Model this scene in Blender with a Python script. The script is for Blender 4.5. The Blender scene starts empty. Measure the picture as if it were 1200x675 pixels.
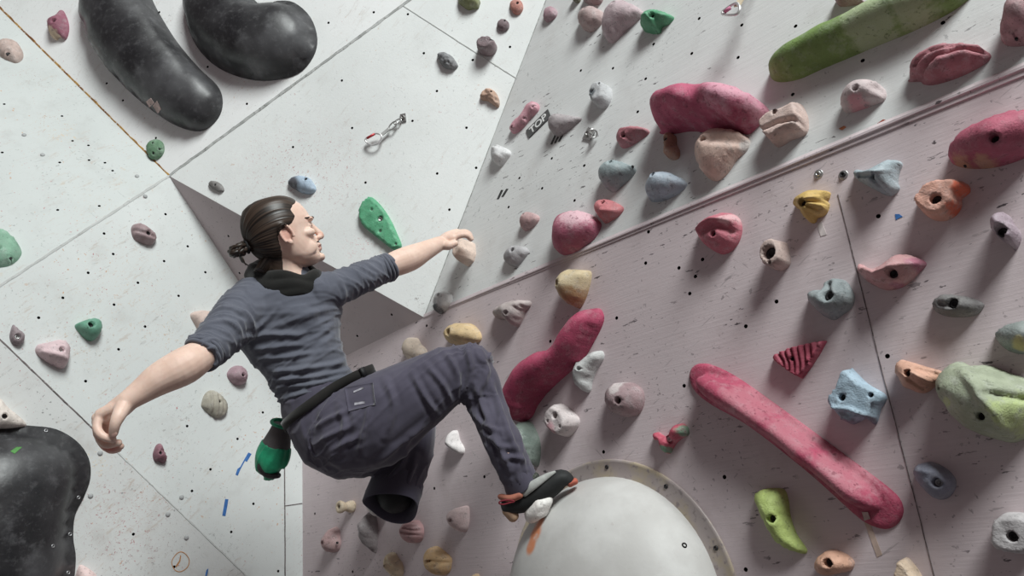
import bpy, math, random
import numpy as np
from mathutils import Vector, Matrix, noise
from mathutils.geometry import delaunay_2d_cdt
from mathutils.bvhtree import BVHTree
random.seed(3); RNG = np.random.default_rng(7)
S = bpy.context.scene; C = S.collection
f = 900.0
nrm = lambda v: np.asarray(v, float) / np.linalg.norm(v)
# ------------------------------------------------------------------ camera (rolled and pitched up)
up_c = nrm([-255, 2657, -900.]); fw = np.array([0, 0, -1.])
Yc = nrm(fw - up_c * (fw @ up_c)); Xc = np.cross(Yc, up_c)
R = np.stack([Xc, Yc, up_c]); CAM = np.array([0, 0, 1.3])
cd = bpy.data.cameras.new('camera'); cam = bpy.data.objects.new('camera', cd); C.objects.link(cam)
cd.sensor_width = 36; cd.lens = f / 1200 * 36; cd.clip_start = .02
M4 = np.eye(4); M4[:3, :3] = R; M4[:3, 3] = CAM
cam.matrix_world = Matrix(M4.tolist()); S.camera = cam
def ray(x, y): return R @ np.array([x - 600, -(y - 337.5), -f]) / f
def proj(P):
    c = (np.atleast_2d(P) - CAM) @ R
    return np.stack([600 + f * c[:, 0] / -c[:, 2], 337.5 - f * c[:, 1] / -c[:, 2]], 1)
def depth(P): return -((np.asarray(P) - CAM) @ R)[2]
def hitp(x, y, n, p0, off=0):
    r = ray(x, y); return CAM + ((p0 + off * n - CAM) @ n) / (r @ n) * r
def PX(x, y, dep): return CAM + ray(x, y) * dep
# ------------------------------------------------------------------ wall planes
m_ = np.cross(ray(497, 372), ray(1000, 163)); d = nrm(np.cross(m_, [0, 0, 1.]))
if d[1] < 0: d = -d
n2 = nrm(np.cross(d, [0, 0, 1.])); n2 = n2 if n2[1] < 0 else -n2
ZU = np.array([0, 0, 1.])
p2 = PX(615, 590, 2.30)
Cc = hitp(497, 372, n2, p2); Q = hitp(354, 442, n2, p2)
n5 = -d
A = hitp(198, 206, n5, Q); B = hitp(0, 335, n5, Q)
an = math.radians(10); n1 = n2 * math.cos(an) + ZU * math.sin(an)
E = hitp(640, 0, n1, Cc)
def pn(a, b, c):
    n = nrm(np.cross(b - a, c - a)); return n if n @ (CAM - a) > 0 else -n
n3 = pn(A, Cc, E); F = hitp(480, 0, n3, Cc); n4 = pn(A, Cc, Q)
G = PX(0, 10, 3.5); nP2 = pn(A, F, G); nP1 = pn(A, B, G)
S1 = hitp(0, 398, n5, Q); S2 = hitp(287, 673, n5, Q); sd = nrm(S2 - S1)
ax = sd * 1.0
def rot(v, axis, a): return v * math.cos(a) + np.cross(axis, v) * math.sin(a) + axis * (axis @ v) * (1 - math.cos(a))
n6 = min((rot(n5, ax, math.radians(t)) for t in (7, -7)), key=lambda v: v[2])
PL = {'R2': (n2, p2), 'R1': (n1, Cc), 'P3': (n3, Cc), 'P4': (n4, Cc), 'P5': (n5, Q), 'P2': (nP2, A), 'P1': (nP1, A), 'P6': (n6, S1)}
def frame(pk):
    n, p0 = PL[pk]; u = nrm(np.cross(ZU, n)); v = np.cross(n, u); return u, v, n
def at(pk, x, y, off=0): return hitp(x, y, PL[pk][0], PL[pk][1], off)
# ------------------------------------------------------------------ materials
def lin(c):
    c = np.asarray(c, float) / 255.; return np.where(c <= .04045, c / 12.92, ((c + .055) / 1.055) ** 2.4)
KR = {'R2': (.80, .77, .78), 'R1': (.80, .80, .80), 'P3': (.84, .84, .84), 'P2': (.84,) * 3, 'P1': (.84,) * 3, 'P5': (.80,) * 3, 'P6': (.74,) * 3, 'P4': (.3,) * 3}
def alb(col, pk='P3', ds=.21):
    c = lin(col) / np.array(KR[pk]); g = c @ np.array([.25, .6, .15]); return tuple(np.clip((c * (1 - ds) + g * ds) * .92, .004, .86))
class NT:
    def __init__(s, name):
        s.m = bpy.data.materials.new(name); s.m.use_nodes = True; s.t = s.m.node_tree; s.b = s.t.nodes['Principled BSDF']
        s.tc = s.n('ShaderNodeTexCoord')
    def n(s, k, **kw):
        q = s.t.nodes.new(k)
        for a, v in kw.items(): setattr(q, a, v)
        return q
    def l(s, a, b): s.t.links.new(a, b)
    def noise(s, scale, detail=4, rough=.55, vec=None, dist=0):
        q = s.n('ShaderNodeTexNoise'); q.inputs['Scale'].default_value = scale; q.inputs['Detail'].default_value = detail
        q.inputs['Roughness'].default_value = rough; q.inputs['Distortion'].default_value = dist
        s.l(vec or s.tc.outputs['Object'], q.inputs['Vector']); return q.outputs['Fac']
    def ramp(s, fac, lo, hi, a=0., b=1.):
        q = s.n('ShaderNodeMapRange'); q.interpolation_type = 'SMOOTHSTEP'
        for i, v in zip(('From Min', 'From Max', 'To Min', 'To Max'), (lo, hi, a, b)): q.inputs[i].default_value = v
        s.l(fac, q.inputs['Value']); return q.outputs['Result']
    def math(s, op, a, b):
        q = s.n('ShaderNodeMath', operation=op)
        for i, v in enumerate((a, b)):
            if isinstance(v, (int, float)): q.inputs[i].default_value = v
            else: s.l(v, q.inputs[i])
        return q.outputs[0]
    def mix(s, fac, a, b):
        q = s.n('ShaderNodeMix', data_type='RGBA')
        for i, v in ((0, fac), (6, a), (7, b)):
            if isinstance(v, (int, float)): q.inputs[i].default_value = v
            elif isinstance(v, (tuple, list, np.ndarray)): q.inputs[i].default_value = (*v[:3], 1)
            else: s.l(v, q.inputs[i])
        return q.outputs[2]
    def mapping(s, M3, scale):
        # rotate world coordinates into a plane frame and stretch them
        comb = s.n('ShaderNodeCombineXYZ')
        for i in range(3):
            dp = s.n('ShaderNodeVectorMath', operation='DOT_PRODUCT'); s.l(s.tc.outputs['Object'], dp.inputs[0]); dp.inputs[1].default_value = tuple(M3[i] * scale[i])
            s.l(dp.outputs['Value'], comb.inputs[i])
        return comb.outputs[0]
    def near(s, P, r0, r1):
        vm = s.n('ShaderNodeVectorMath', operation='DISTANCE'); s.l(s.tc.outputs['Object'], vm.inputs[0]); vm.inputs[1].default_value = tuple(P)
        return s.ramp(vm.outputs['Value'], r1, r0)
    def bump(s, h, strength, dist=.002):
        q = s.n('ShaderNodeBump'); q.inputs['Strength'].default_value = strength; q.inputs['Distance'].default_value = dist
        s.l(h, q.inputs['Height']); s.l(q.outputs[0], s.b.inputs['Normal'])
    def fin(s, col, rough=.6, spec=.3, metal=0):
        if isinstance(col, (tuple, list, np.ndarray)): s.b.inputs['Base Color'].default_value = (*col[:3], 1)
        else: s.l(col, s.b.inputs['Base Color'])
        if isinstance(rough, (int, float)): s.b.inputs['Roughness'].default_value = rough
        else: s.l(rough, s.b.inputs['Roughness'])
        s.b.inputs['Specular IOR Level'].default_value = spec; s.b.inputs['Metallic'].default_value = metal
        return s.m
def plain(name, col, rough=.6, spec=.3, metal=0, var=.12, scale=40, bump=0):
    t = NT(name); c = np.asarray(col)
    t2 = t.mix(t.ramp(t.noise(scale), .35, .7), tuple(c * (1 - var)), tuple(np.minimum(c * (1 + var), .95)))
    if bump: t.bump(t.noise(scale * 6), bump, .001)
    return t.fin(t2, rough, spec, metal)
def wallmat(pk, base, dirt=.5, specks=(), grain=0, fleck=0):
    t = NT('paint_' + pk.lower()); u, v, n = frame(pk); M3 = np.stack([u, v, n])
    c = np.asarray(base)
    col = t.mix(t.ramp(t.noise(1.7, 3), .3, .75), tuple(c * .93), tuple(np.minimum(c * 1.05, .9)))
    col = t.mix(t.ramp(t.noise(9, 5, .65), .50, .76, 0, .5 * dirt), col, tuple(c * np.array([.70, .66, .64])))
    # fine dirt specks
    sp = t.math('MULTIPLY', t.ramp(t.noise(95, 2, .5), .665, .70), t.ramp(t.noise(4.3, 3), .40, .62))
    col = t.mix(t.math('MULTIPLY', sp, .75 * dirt), col, tuple(c * .25))
    # scratches: stretched noise, two directions
    for a, th in ((0.5, .665), (-.9, .68)):
        ca, sa = math.cos(a), math.sin(a); MM = np.stack([u * ca + v * sa, -u * sa + v * ca, n])
        w = t.mapping(MM, (7, 75, 20)); sc = t.ramp(t.noise(1.6, 3, .6, w), th, th + .03)
        sc = t.math('MULTIPLY', sc, t.ramp(t.noise(3.1 + a, 2), .45, .6)); col = t.mix(t.math('MULTIPLY', sc, .6 * dirt), col, tuple(c * .38))
    if fleck:
        for sc_, th, cc in ((100, .745, (.42, .06, .07)), (75, .75, (.55, .25, .08)), (130, .755, (.5, .2, .22))):
            fl = t.math('MULTIPLY', t.ramp(t.noise(sc_, 1, .4), th, th + .02), t.ramp(t.noise(2.6 + sc_ * .01, 2), .42, .6)); col = t.mix(t.math('MULTIPLY', fl, fleck), col, cc)
        br = t.math('MULTIPLY', t.ramp(t.noise(17, 6, .7), .62, .74), t.ramp(t.noise(2.2, 2), .46, .6)); col = t.mix(t.math('MULTIPLY', br, .6 * fleck), col, (.55, .38, .2))
        ca, sa = math.cos(.75), math.sin(.75); MM = np.stack([u * ca + v * sa, -u * sa + v * ca, n]); w = t.mapping(MM, (9, 34, 20))
        sm = t.math('MULTIPLY', t.ramp(t.noise(1.3, 6, .75, w), .55, .68), t.ramp(t.noise(2.9, 3), .42, .58)); col = t.mix(t.math('MULTIPLY', sm, .75 * fleck), col, (.48, .40, .34))
        sm = t.math('MULTIPLY', t.ramp(t.noise(2.3, 7, .8, w), .585, .67), t.ramp(t.noise(3.7, 3), .40, .58)); col = t.mix(t.math('MULTIPLY', sm, .75 * fleck), col, (.33, .31, .30))
    for P, r, cc, st in specks:
        fl = t.math('MULTIPLY', t.ramp(t.noise(95, 3, .75, None, 1.2), .605, .65), t.near(P, r * .1, r)); col = t.mix(t.math('MULTIPLY', fl, st * .85), col, cc)
    if grain:
        w = t.mapping(M3, (3, 70, 10)); g = t.noise(2.2, 5, .65, w)
        col = t.mix(t.ramp(g, .35, .7, 0, .22), col, tuple(c * .78))
        w2 = t.mapping(M3, (17, 60, 20)); dk = t.ramp(t.noise(1.5, 3, .6, w2), .645, .67); dk = t.math('MULTIPLY', dk, t.ramp(t.noise(5, 3), .46, .62))
        col = t.mix(t.math('MULTIPLY', dk, .9), col, (.05, .04, .045))
        t.bump(t.math('ADD', g, t.math('MULTIPLY', t.noise(160, 2), .3)), .35, .002)
    else: t.bump(t.math('ADD', t.noise(130, 3), t.math('MULTIPLY', t.noise(14, 2), 1.5)), .22, .002)
    return t.fin(col, .62, .25)
_mc = {}
def resin(col, c2=None, rough=.62, spec=.3, chalk=.35, name='resin'):
    key = (tuple(np.round(col, 3)), None if c2 is None else tuple(np.round(c2, 3)), rough, chalk)
    if key in _mc: return _mc[key]
    t = NT(name); c = np.asarray(col)
    k = t.mix(t.ramp(t.noise(28, 5, .6), .35, .7), tuple(c * .86), tuple(np.minimum(c * 1.1, .9)))
    if c2 is not None:
        at_ = t.n('ShaderNodeAttribute', attribute_name='tint'); fa = t.math('ADD', at_.outputs['Fac'], t.ramp(t.noise(45, 4), .3, .7, -.2, .2))
        k = t.mix(t.ramp(fa, .2, .8), k, tuple(c2))
    ch = np.minimum(c * .4 + .36, .8)
    k = t.mix(t.ramp(t.noise(36, 6, .7), .46, .70, 0, min(chalk * 1.35, .6)), k, tuple(ch))
    k = t.mix(t.ramp(t.noise(75, 3, .6), .57, .70, 0, .6), k, tuple(c * .45))
    k = t.mix(t.ramp(t.noise(150, 3, .7), .62, .70, 0, .5), k, tuple(c * .4))
    t.bump(t.math('ADD', t.noise(240, 3), t.noise(60, 3)), .6, .0018)
    _mc[key] = t.fin(k, rough, spec); return _mc[key]
# ------------------------------------------------------------------ object helpers
def mk(name, V, Fc, mat, parent=None, smooth=True, M=None):
    me = bpy.data.meshes.new(name); me.from_pydata([tuple(map(float, v)) for v in V], [], [tuple(map(int, q)) for q in Fc]); me.update()
    if mat is not None:
        for q in (mat if isinstance(mat, list) else [mat]): me.materials.append(q)
    if smooth: me.polygons.foreach_set('use_smooth', [True] * len(me.polygons))
    o = bpy.data.objects.new(name, me); C.objects.link(o)
    if parent is not None: o.parent = parent
    if M is not None: o.matrix_local = Matrix(np.asarray(M).tolist())
    return o
def tag(o, label=None, cat=None, group=None, kind=None):
    for k, v in (('label', label), ('category', cat), ('group', group), ('kind', kind)):
        if v: o[k] = v
    return o
def mat4(u, v, n, p):
    M = np.eye(4); M[:3, 0], M[:3, 1], M[:3, 2], M[:3, 3] = u, v, n, p; return M
def crom(P, k, closed=False):
    P = np.asarray(P, float); n = len(P); out = []
    for i in range(n if closed else n - 1):
        if closed: a, b, c, e = P[(i - 1) % n], P[i], P[(i + 1) % n], P[(i + 2) % n]
        else: a, b, c, e = P[max(i - 1, 0)], P[i], P[i + 1], P[min(i + 2, n - 1)]
        for j in range(k):
            t = j / k; out.append(.5 * (2 * b + (c - a) * t + (2 * a - 5 * b + 4 * c - e) * t * t + (3 * b - a - 3 * c + e) * t ** 3))
    if not closed: out.append(P[-1])
    return np.array(out)
def tube(path, rad, seg=10, closed=False, squash=None, upv=None):
    """verts, faces of a round tube along 3D points"""
    P = np.asarray(path, float); n = len(P); rad = np.broadcast_to(rad, (n,)); V = []; Fc = []
    ref = nrm(upv if upv is not None else np.array([.31, .22, .92])); prev = None
    for i in range(n):
        t = nrm((P[(i + 1) % n] - P[i - 1]) if closed else (P[min(i + 1, n - 1)] - P[max(i - 1, 0)]))
        if prev is None or upv is not None:
            a = np.cross(t, ref); a = a if np.linalg.norm(a) > 1e-3 else np.cross(t, [1, 0, 0])
        else: a = prev - t * (prev @ t)
        a = nrm(a); b = np.cross(t, a); prev = a
        for k in range(seg):
            th = 2 * math.pi * k / seg; V.append(P[i] + rad[i] * (a * math.cos(th) + b * math.sin(th) * (squash or 1)))
    for i in range(n if closed else n - 1):
        j = (i + 1) % n
        for k in range(seg): Fc.append((i * seg + k, i * seg + (k + 1) % seg, j * seg + (k + 1) % seg, j * seg + k))
    if not closed: Fc += [tuple(range(seg))[::-1], tuple((n - 1) * seg + k for k in range(seg))]
    return V, Fc
def ball(c, r, ax3=None, nu=14, nv=9):
    r = np.broadcast_to(r, (3,)); ax3 = np.eye(3) if ax3 is None else np.asarray(ax3); V = []; Fc = []; c = np.asarray(c)
    L = lambda x, y, z: c + ax3[0] * x * r[0] + ax3[1] * y * r[1] + ax3[2] * z * r[2]
    V.append(L(0, 0, 1))
    for i in range(1, nv):
        a = math.pi * i / nv
        for k in range(nu): b = 2 * math.pi * k / nu; V.append(L(math.sin(a) * math.cos(b), math.sin(a) * math.sin(b), math.cos(a)))
    V.append(L(0, 0, -1)); e = len(V) - 1
    for k in range(nu):
        Fc.append((0, 1 + k, 1 + (k + 1) % nu)); Fc.append((e, e - nu + (k + 1) % nu, e - nu + k))
    for i in range(nv - 2):
        for k in range(nu): a = 1 + i * nu; Fc.append((a + k, a + nu + k, a + nu + (k + 1) % nu, a + (k + 1) % nu))
    return V, Fc
def join(*parts):
    V = []; Fc = []
    for v, q in parts:
        o = len(V); V += list(v); Fc += [tuple(i + o for i in x) for x in q]
    return V, Fc
def boxm(c, ax3, h):
    c = np.asarray(c); V = [c + ax3[0] * h[0] * x + ax3[1] * h[1] * y + ax3[2] * h[2] * z for x in (-1, 1) for y in (-1, 1) for z in (-1, 1)]
    return V, [(0, 1, 3, 2), (4, 6, 7, 5), (0, 4, 5, 1), (2, 3, 7, 6), (0, 2, 6, 4), (1, 5, 7, 3)]
def pip(pts, poly):
    x, y = pts[:, 0], pts[:, 1]; ins = np.zeros(len(pts), bool); n = len(poly)
    for i in range(n):
        a, b = poly[i], poly[(i + 1) % n]; c = (a[1] > y) != (b[1] > y)
        with np.errstate(divide='ignore', invalid='ignore'): xi = (b[0] - a[0]) * (y - a[1]) / (b[1] - a[1]) + a[0]
        ins ^= c & (x < xi)
    return ins
def dpoly(pts, line, closed=True):
    best = np.full(len(pts), 9e9); n = len(line)
    for i in range(n if closed else n - 1):
        a, b = line[i], line[(i + 1) % n]; ab = b - a; L2 = ab @ ab + 1e-12
        t = np.clip(((pts - a) @ ab) / L2, 0, 1); best = np.minimum(best, np.linalg.norm(pts - a - t[:, None] * ab, axis=1))
    return best
# ------------------------------------------------------------------ walls
TILE = {'a': (0, 0, 3), 'b': (300, 0, 3), 'c': (560, 0, 3), 'd': (860, 0, 3), 'e': (0, 225, 3), 'f': (300, 225, 3), 'g': (560, 200, 3), 'h': (860, 200, 3), 'i': (0, 450, 3), 'j': (300, 450, 3),
        'k': (560, 420, 2.647), 'l': (860, 420, 2.647), 'm': (560, 340, 4.82), 'n': (340, 560, 5), 'o': (900, 160, 3.75), 'p': (900, 380, 3.75), 'q': (240, 320, 3.375), 'r': (180, 480, 3.46), 'F': (0, 0, 1)}
def T(tile, pts):
    x, y, s = TILE[tile]; return np.asarray(pts, float).reshape(-1, np.shape(pts)[-1])[:, :2] / s + (x, y)
ext = lambda a, b, k: a + (b - a) * k
Bx = ext(A, B, 2.0); Gx = ext(A, G, 1.7); Fx = ext(A, F, 1.6); Ex = ext(Cc, E, 1.6)
_u5 = nrm(np.cross(n5, ZU)); _c = lambda p: np.array([(p - Q) @ _u5, (p - Q) @ ZU])
_k = np.linalg.solve(np.stack([_c(B) - _c(A), -(_c(S1) - _c(S2))], 1), _c(S2) - _c(A)); Sx = A + (B - A) * _k[0]
tq = ((Q - S1) @ nrm(np.cross(n5, ZU))) / (sd @ nrm(np.cross(n5, ZU))); Tc = S1 + sd * tq
Qf = np.array([Q[0], Q[1], 0.]); D = Cc - d * 2.15; Df = np.array([D[0], D[1], 0.])
S6 = np.cross(n6, sd); S6 = S6 if S6[2] < 0 else -S6
h6 = nrm(np.cross(ZU, n6)); h6 = h6 if h6 @ sd > 0 else -h6
def tofloor(P): return P + S6 * (P[2] / -S6[2])
POLY = {'P1': [A, Bx, ext(A, Bx + Gx - A, 1.0), Gx], 'P2': [A, Gx, ext(A, Gx + Fx - A, .8), Fx], 'P3': [A, Fx, Ex, Cc], 'P4': [A, Cc, Q], 'P5': [A, Q, Tc, Sx],
        'P6': [Sx, Tc + sd * .05, tofloor(Tc) + sd * .4, tofloor(Sx - h6), Sx - h6], 'R1': [Cc, Ex, Ex - d * 2.2, D], 'R2': [Q, Cc, D, Df, Qf]}
HOLES = {'a': [(560, 43), (730, 235), (868, 365), (375, 293), (432, 353), (218, 408), (255, 495), (311, 511), (313, 563), (369, 572), (396, 600), (210, 571), (15, 366), (8, 536), (750, 512), (548, 485)],
 'b': [(255, 80), (414, 43), (302, 283), (590, 187), (636, 320), (338, 450), (550, 425), (130, 517), (740, 449), (637, 610), (774, 590), (385, 642), (762, 211), (534, 50), (893, 165)],
 'c': [(778, 65), (618, 155), (752, 188), (590, 277), (733, 298), (562, 393), (475, 240), (260, 557), (374, 582), (146, 626), (362, 248), (226, 662), (690, 640)],
 'd': [(28, 88), (217, 92), (15, 202), (735, 80), (453, 213), (207, 332)],
 'e': [(203, 63), (349, 49), (366, 146), (398, 218), (582, 78), (577, 243), (660, 191), (722, 282), (310, 284), (485, 319), (221, 372), (136, 442), (401, 396), (628, 365), (510, 473), (417, 553), (301, 665), (803, 155), (842, 285)],
 'f': [(680, 62), (477, 431), (356, 506), (600, 470)], 'g': [(590, 325), (707, 342), (765, 372), (745, 432), (488, 518), (790, 312), (340, 105), (227, 62), (600, 215), (108, 128), (255, 600)],
 'h': [(42, 547), (150, 460), (508, 160), (540, 652)], 'i': [(658, 148), (740, 300), (835, 193), (675, 376), (891, 421), (813, 520), (469, 528), (612, 643)],
 'j': [(207, 456), (24, 100), (803, 326), (627, 367), (340, 660), (78, 658)], 'k': [(390, 290), (20, 370), (765, 368), (640, 85)], 'l': [(37, 655)]}
HP = np.concatenate([T(k, v) for k, v in HOLES.items()])
dark = plain('hole_dark', (.012, .011, .012), .9, .1)
def panel(pk, name, mat, label):
    u, v, n = frame(pk); P3 = np.array(POLY[pk]); p0 = P3[0]
    uv = np.stack([(P3 - p0) @ u, (P3 - p0) @ v], 1)
    if (np.cross(uv[1] - uv[0], uv[2] - uv[1])) < 0: uv = uv[::-1]
    verts = [tuple(x) for x in uv]; faces = [list(range(len(uv)))]; cs = []
    inpx = [(x, y) for x, y in HP]
    for x, y in inpx:
        h = at(pk, x, y); q = np.array([(h - p0) @ u, (h - p0) @ v])
        if not pip(q[None], uv)[0] or depth(h) < 0 or dpoly(q[None], uv)[0] < .012: continue
        # the nearest panel along the ray owns the hole
        if any(o != pk and depth(at(o, x, y)) < depth(h) - 1e-3 and depth(at(o, x, y)) > 0 and pip(np.array([[(at(o, x, y) - POLY[o][0]) @ frame(o)[0], (at(o, x, y) - POLY[o][0]) @ frame(o)[1]]]), np.stack([(np.array(POLY[o]) - POLY[o][0]) @ frame(o)[0], (np.array(POLY[o]) - POLY[o][0]) @ frame(o)[1]], 1))[0] for o in PL): continue
        if any(np.linalg.norm(q - c) < .016 for c, _ in cs): continue
        r = .0052; base = len(verts); cs.append((q, r))
        verts += [tuple(q + r * np.array([math.cos(a), math.sin(a)])) for a in np.linspace(0, 2 * math.pi, 10, endpoint=False)]
        faces.append(list(range(base, base + 10)))
    vo, eo, fo, *_ = delaunay_2d_cdt([Vector(x) for x in verts], [], faces, 1, 1e-6)
    vo = np.array([tuple(x) for x in vo]); V = [p0 + a * u + b * v for a, b in vo]; Fc = []; mi = []
    tol = 1.02
    for t in fo:
        c = vo[list(t)].mean(0)
        if any(np.linalg.norm(c - q) < r for q, r in cs): continue
        Fc.append(tuple(t)); mi.append(0)
    for q, r in cs:
        b = len(V)
        for dz in (0, -.02):
            for a in np.linspace(0, 2 * math.pi, 10, endpoint=False): w = q + r * np.array([math.cos(a), math.sin(a)]); V.append(p0 + w[0] * u + w[1] * v + n * dz)
        for k in range(10): Fc.append((b + k, b + 10 + k, b + 10 + (k + 1) % 10, b + (k + 1) % 10)); mi.append(1)
        Fc.append(tuple(range(b + 10, b + 20))); mi.append(1)
    b = len(V); k = len(uv)
    for dz in (0, -.04):
        for w in uv: V.append(p0 + w[0] * u + w[1] * v + n * dz)
    for i in range(k): Fc.append((b + i, b + k + i, b + k + (i + 1) % k, b + (i + 1) % k)); mi.append(0)
    Fc.append(tuple(range(b + k, b + 2 * k))); mi.append(0)
    o = mk(name, V, Fc, [mat, dark], smooth=False); o.data.polygons.foreach_set('material_index', mi)
    tag(o, label, None, None, 'structure'); return o
W0 = (.80, .82, .81)
fl = lambda pk, x, y, r, c, s: (at(pk, x, y), r, c, s)
red, orange = (.42, .07, .08), (.55, .28, .06)
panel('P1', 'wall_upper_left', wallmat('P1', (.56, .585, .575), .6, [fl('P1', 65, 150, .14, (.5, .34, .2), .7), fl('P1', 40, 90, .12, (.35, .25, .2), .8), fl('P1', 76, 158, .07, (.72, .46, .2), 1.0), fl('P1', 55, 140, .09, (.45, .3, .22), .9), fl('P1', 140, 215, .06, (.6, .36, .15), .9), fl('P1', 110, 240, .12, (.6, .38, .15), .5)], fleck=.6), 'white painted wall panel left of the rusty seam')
panel('P2', 'wall_top', wallmat('P2', (.87, .89, .88), .4, [fl('P2', 170, 130, .1, (.5, .4, .35), .5)], fleck=.35), 'white top wall panel carrying two black volumes')
panel('P3', 'wall_centre', wallmat('P3', (.80, .82, .81), .35, [fl('P3', 380, 200, .3, red, .8), fl('P3', 420, 290, .09, (.6, .1, .12), .9), fl('P3', 320, 190, .25, (.45, .12, .12), .7), fl('P3', 490, 350, .08, (.25, .2, .2), .8)], fleck=.3), 'white overhanging middle wall panel')
panel('P4', 'wall_underside', wallmat('P4', (.56, .49, .50), .6, [fl('P4', 415, 360, .05, (.12, .13, .2), .9)]), 'shaded sloping underside of the overhang')  # the underside's shade is partly put into this darker mauve base
panel('P5', 'wall_left', wallmat('P5', (.66, .685, .675), .6, [fl('P5', 165, 330, .3, (.6, .4, .25), .5), fl('P5', 100, 380, .3, (.55, .35, .2), .5), fl('P5', 200, 390, .15, orange, .5), fl('P5', 270, 600, .1, orange, .4), fl('P5', 255, 645, .13, (.16, .15, .15), .9), fl('P5', 200, 500, .2, (.3, .28, .27), .6)], fleck=.7), 'white left wall panel under the overhang')
panel('P6', 'wall_lower_left', wallmat('P6', (.66, .67, .66), 1.0, [fl('P6', 130, 600, .18, red, .8), fl('P6', 180, 575, .12, (.6, .3, .08), .8), fl('P6', 115, 540, .07, (.75, .45, .05), .9), fl('P6', 160, 640, .3, (.2, .18, .18), .8), fl('P6', 150, 620, .2, (.5, .12, .14), .7)], fleck=.9), 'scuffed grey white lower left wall panel')
panel('R1', 'wall_upper_right', wallmat('R1', (.66, .665, .66), .7, grain=.5), 'grey white upper right wall panel above the ledge')
panel('R2', 'wall_right', wallmat('R2', (.61, .525, .54), .8, grain=1), 'right wall panel below the ledge with mauve shade in its colour')  # white paint; shade from the grazing light is put into this mauve base
mat_floor = plain('mat_vinyl', (.10, .09, .095), .8)
o = mk('floor', [(-4, -3, 0), (4, -3, 0), (4, 5, 0), (-4, 5, 0), (-4, -3, -.1), (4, -3, -.1), (4, 5, -.1), (-4, 5, -.1)], [(0, 1, 2, 3), (4, 7, 6, 5), (0, 4, 5, 1), (1, 5, 6, 2), (2, 6, 7, 3), (3, 7, 4, 0)], mat_floor, smooth=False)
tag(o, 'grey padded floor matting', None, None, 'structure')
# seams and ledge
def strip(name, pk, pts, wpx, mat, label, h=.0015, wob=.0):
    """thin filler strip lying along a seam, pts in px"""
    u, v, n = frame(pk); P = [np.asarray(p) if len(p) == 3 else at(pk, *p) for p in pts]
    L = np.concatenate([[P[i] + (P[i + 1] - P[i]) * t for t in np.linspace(0, 1, 150 if len(P) == 2 else 40, endpoint=False)] for i in range(len(P) - 1)] + [[P[-1]]])
    V = []; Fc = []
    for i, p in enumerate(L):
        t = nrm(L[min(i + 1, len(L) - 1)] - L[max(i - 1, 0)]); sd_ = np.cross(n, t); w = wpx * depth(p) / f / 2
        w1 = w * (1 + wob * (noise.noise(Vector(p * 22)) + .7 * noise.noise(Vector(p * 70)))); w2 = w * (1 + wob * (noise.noise(Vector(p * 22 + 9)) + .7 * noise.noise(Vector(p * 70 + 9))))
        for q in (p - sd_ * w1 - n * .004, p - sd_ * w1 * .8 + n * h, p + sd_ * w2 * .8 + n * h, p + sd_ * w2 - n * .004): V.append(q)
    for i in range(len(L) - 1):
        for k in range(4): Fc.append((4 * i + k, 4 * i + (k + 1) % 4, 4 * i + 4 + (k + 1) % 4, 4 * i + 4 + k))
    Fc += [(3, 2, 1, 0), tuple(len(V) - 4 + k for k in range(4))]
    o = mk(name, V, Fc, mat, smooth=False); return tag(o, label, None, None, 'structure')
def seammat(name, c1, c2, c3):
    t = NT(name); c = t.mix(t.ramp(t.noise(22, 5, .7), .4, .6), c1, c2); c = t.mix(t.ramp(t.noise(60, 4, .7), .55, .65), c, c3); return t.fin(c, .8, .1)
rust = seammat('rust_filler', (.20, .09, .04), (.50, .30, .10), (.62, .60, .57)); grime = seammat('grimy_filler', (.36, .37, .36), (.52, .53, .52), (.22, .22, .21)); pale = seammat('pale_filler', (.50, .51, .50), (.56, .57, .56), (.4, .4, .39)); thin = seammat('dark_joint', (.10, .085, .085), (.2, .17, .17), (.3, .27, .27))
strip('trim_1', 'P2', [A, Gx], 3.8, rust, 'rusty brown seam at upper left', wob=.6)
strip('trim_2', 'P3', [A, Fx], 4, grime, 'grimy grey seam above the middle panel', wob=.4)
strip('trim_3', 'P5', [Bx, A], 3, pale, 'faint seam running left from the panel corner', wob=.5)
strip('trim_4', 'P5', [Sx, ext(S1, S2, .40)], 1.8, thin, 'dark seam running behind the hand', wob=.5)
strip('trim_5', 'P5', [ext(S1, S2, .40), Tc], 1.8, pale, 'pale cracked seam at lower left', wob=.8)
strip('trim_6', 'P5', [(333, 492), (334, 640), (334, 760)], 1.6, thin, 'vertical joint beside the left corner', wob=.3)
strip('trim_7', 'P5', [(333, 593), (354, 590)], 1.2, thin, 'short joint in the narrow corner strip')
strip('trim_8', 'P3', [(473, 7), (555, 60), (612, 96)], 1.3, pale, 'fine joint near the top of the middle panel', wob=.5)
strip('trim_9', 'R2', [(982, 228), (1000, 300), (1035, 440), (1062, 545), (1095, 675), (1118, 760)], 1.0, thin, 'dark plywood joint between the right hand holds', wob=.5)
strip('trim_10', 'R1', [Cc, E], 1.5, grime, 'corner seam beside the middle panel', wob=.4)
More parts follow.
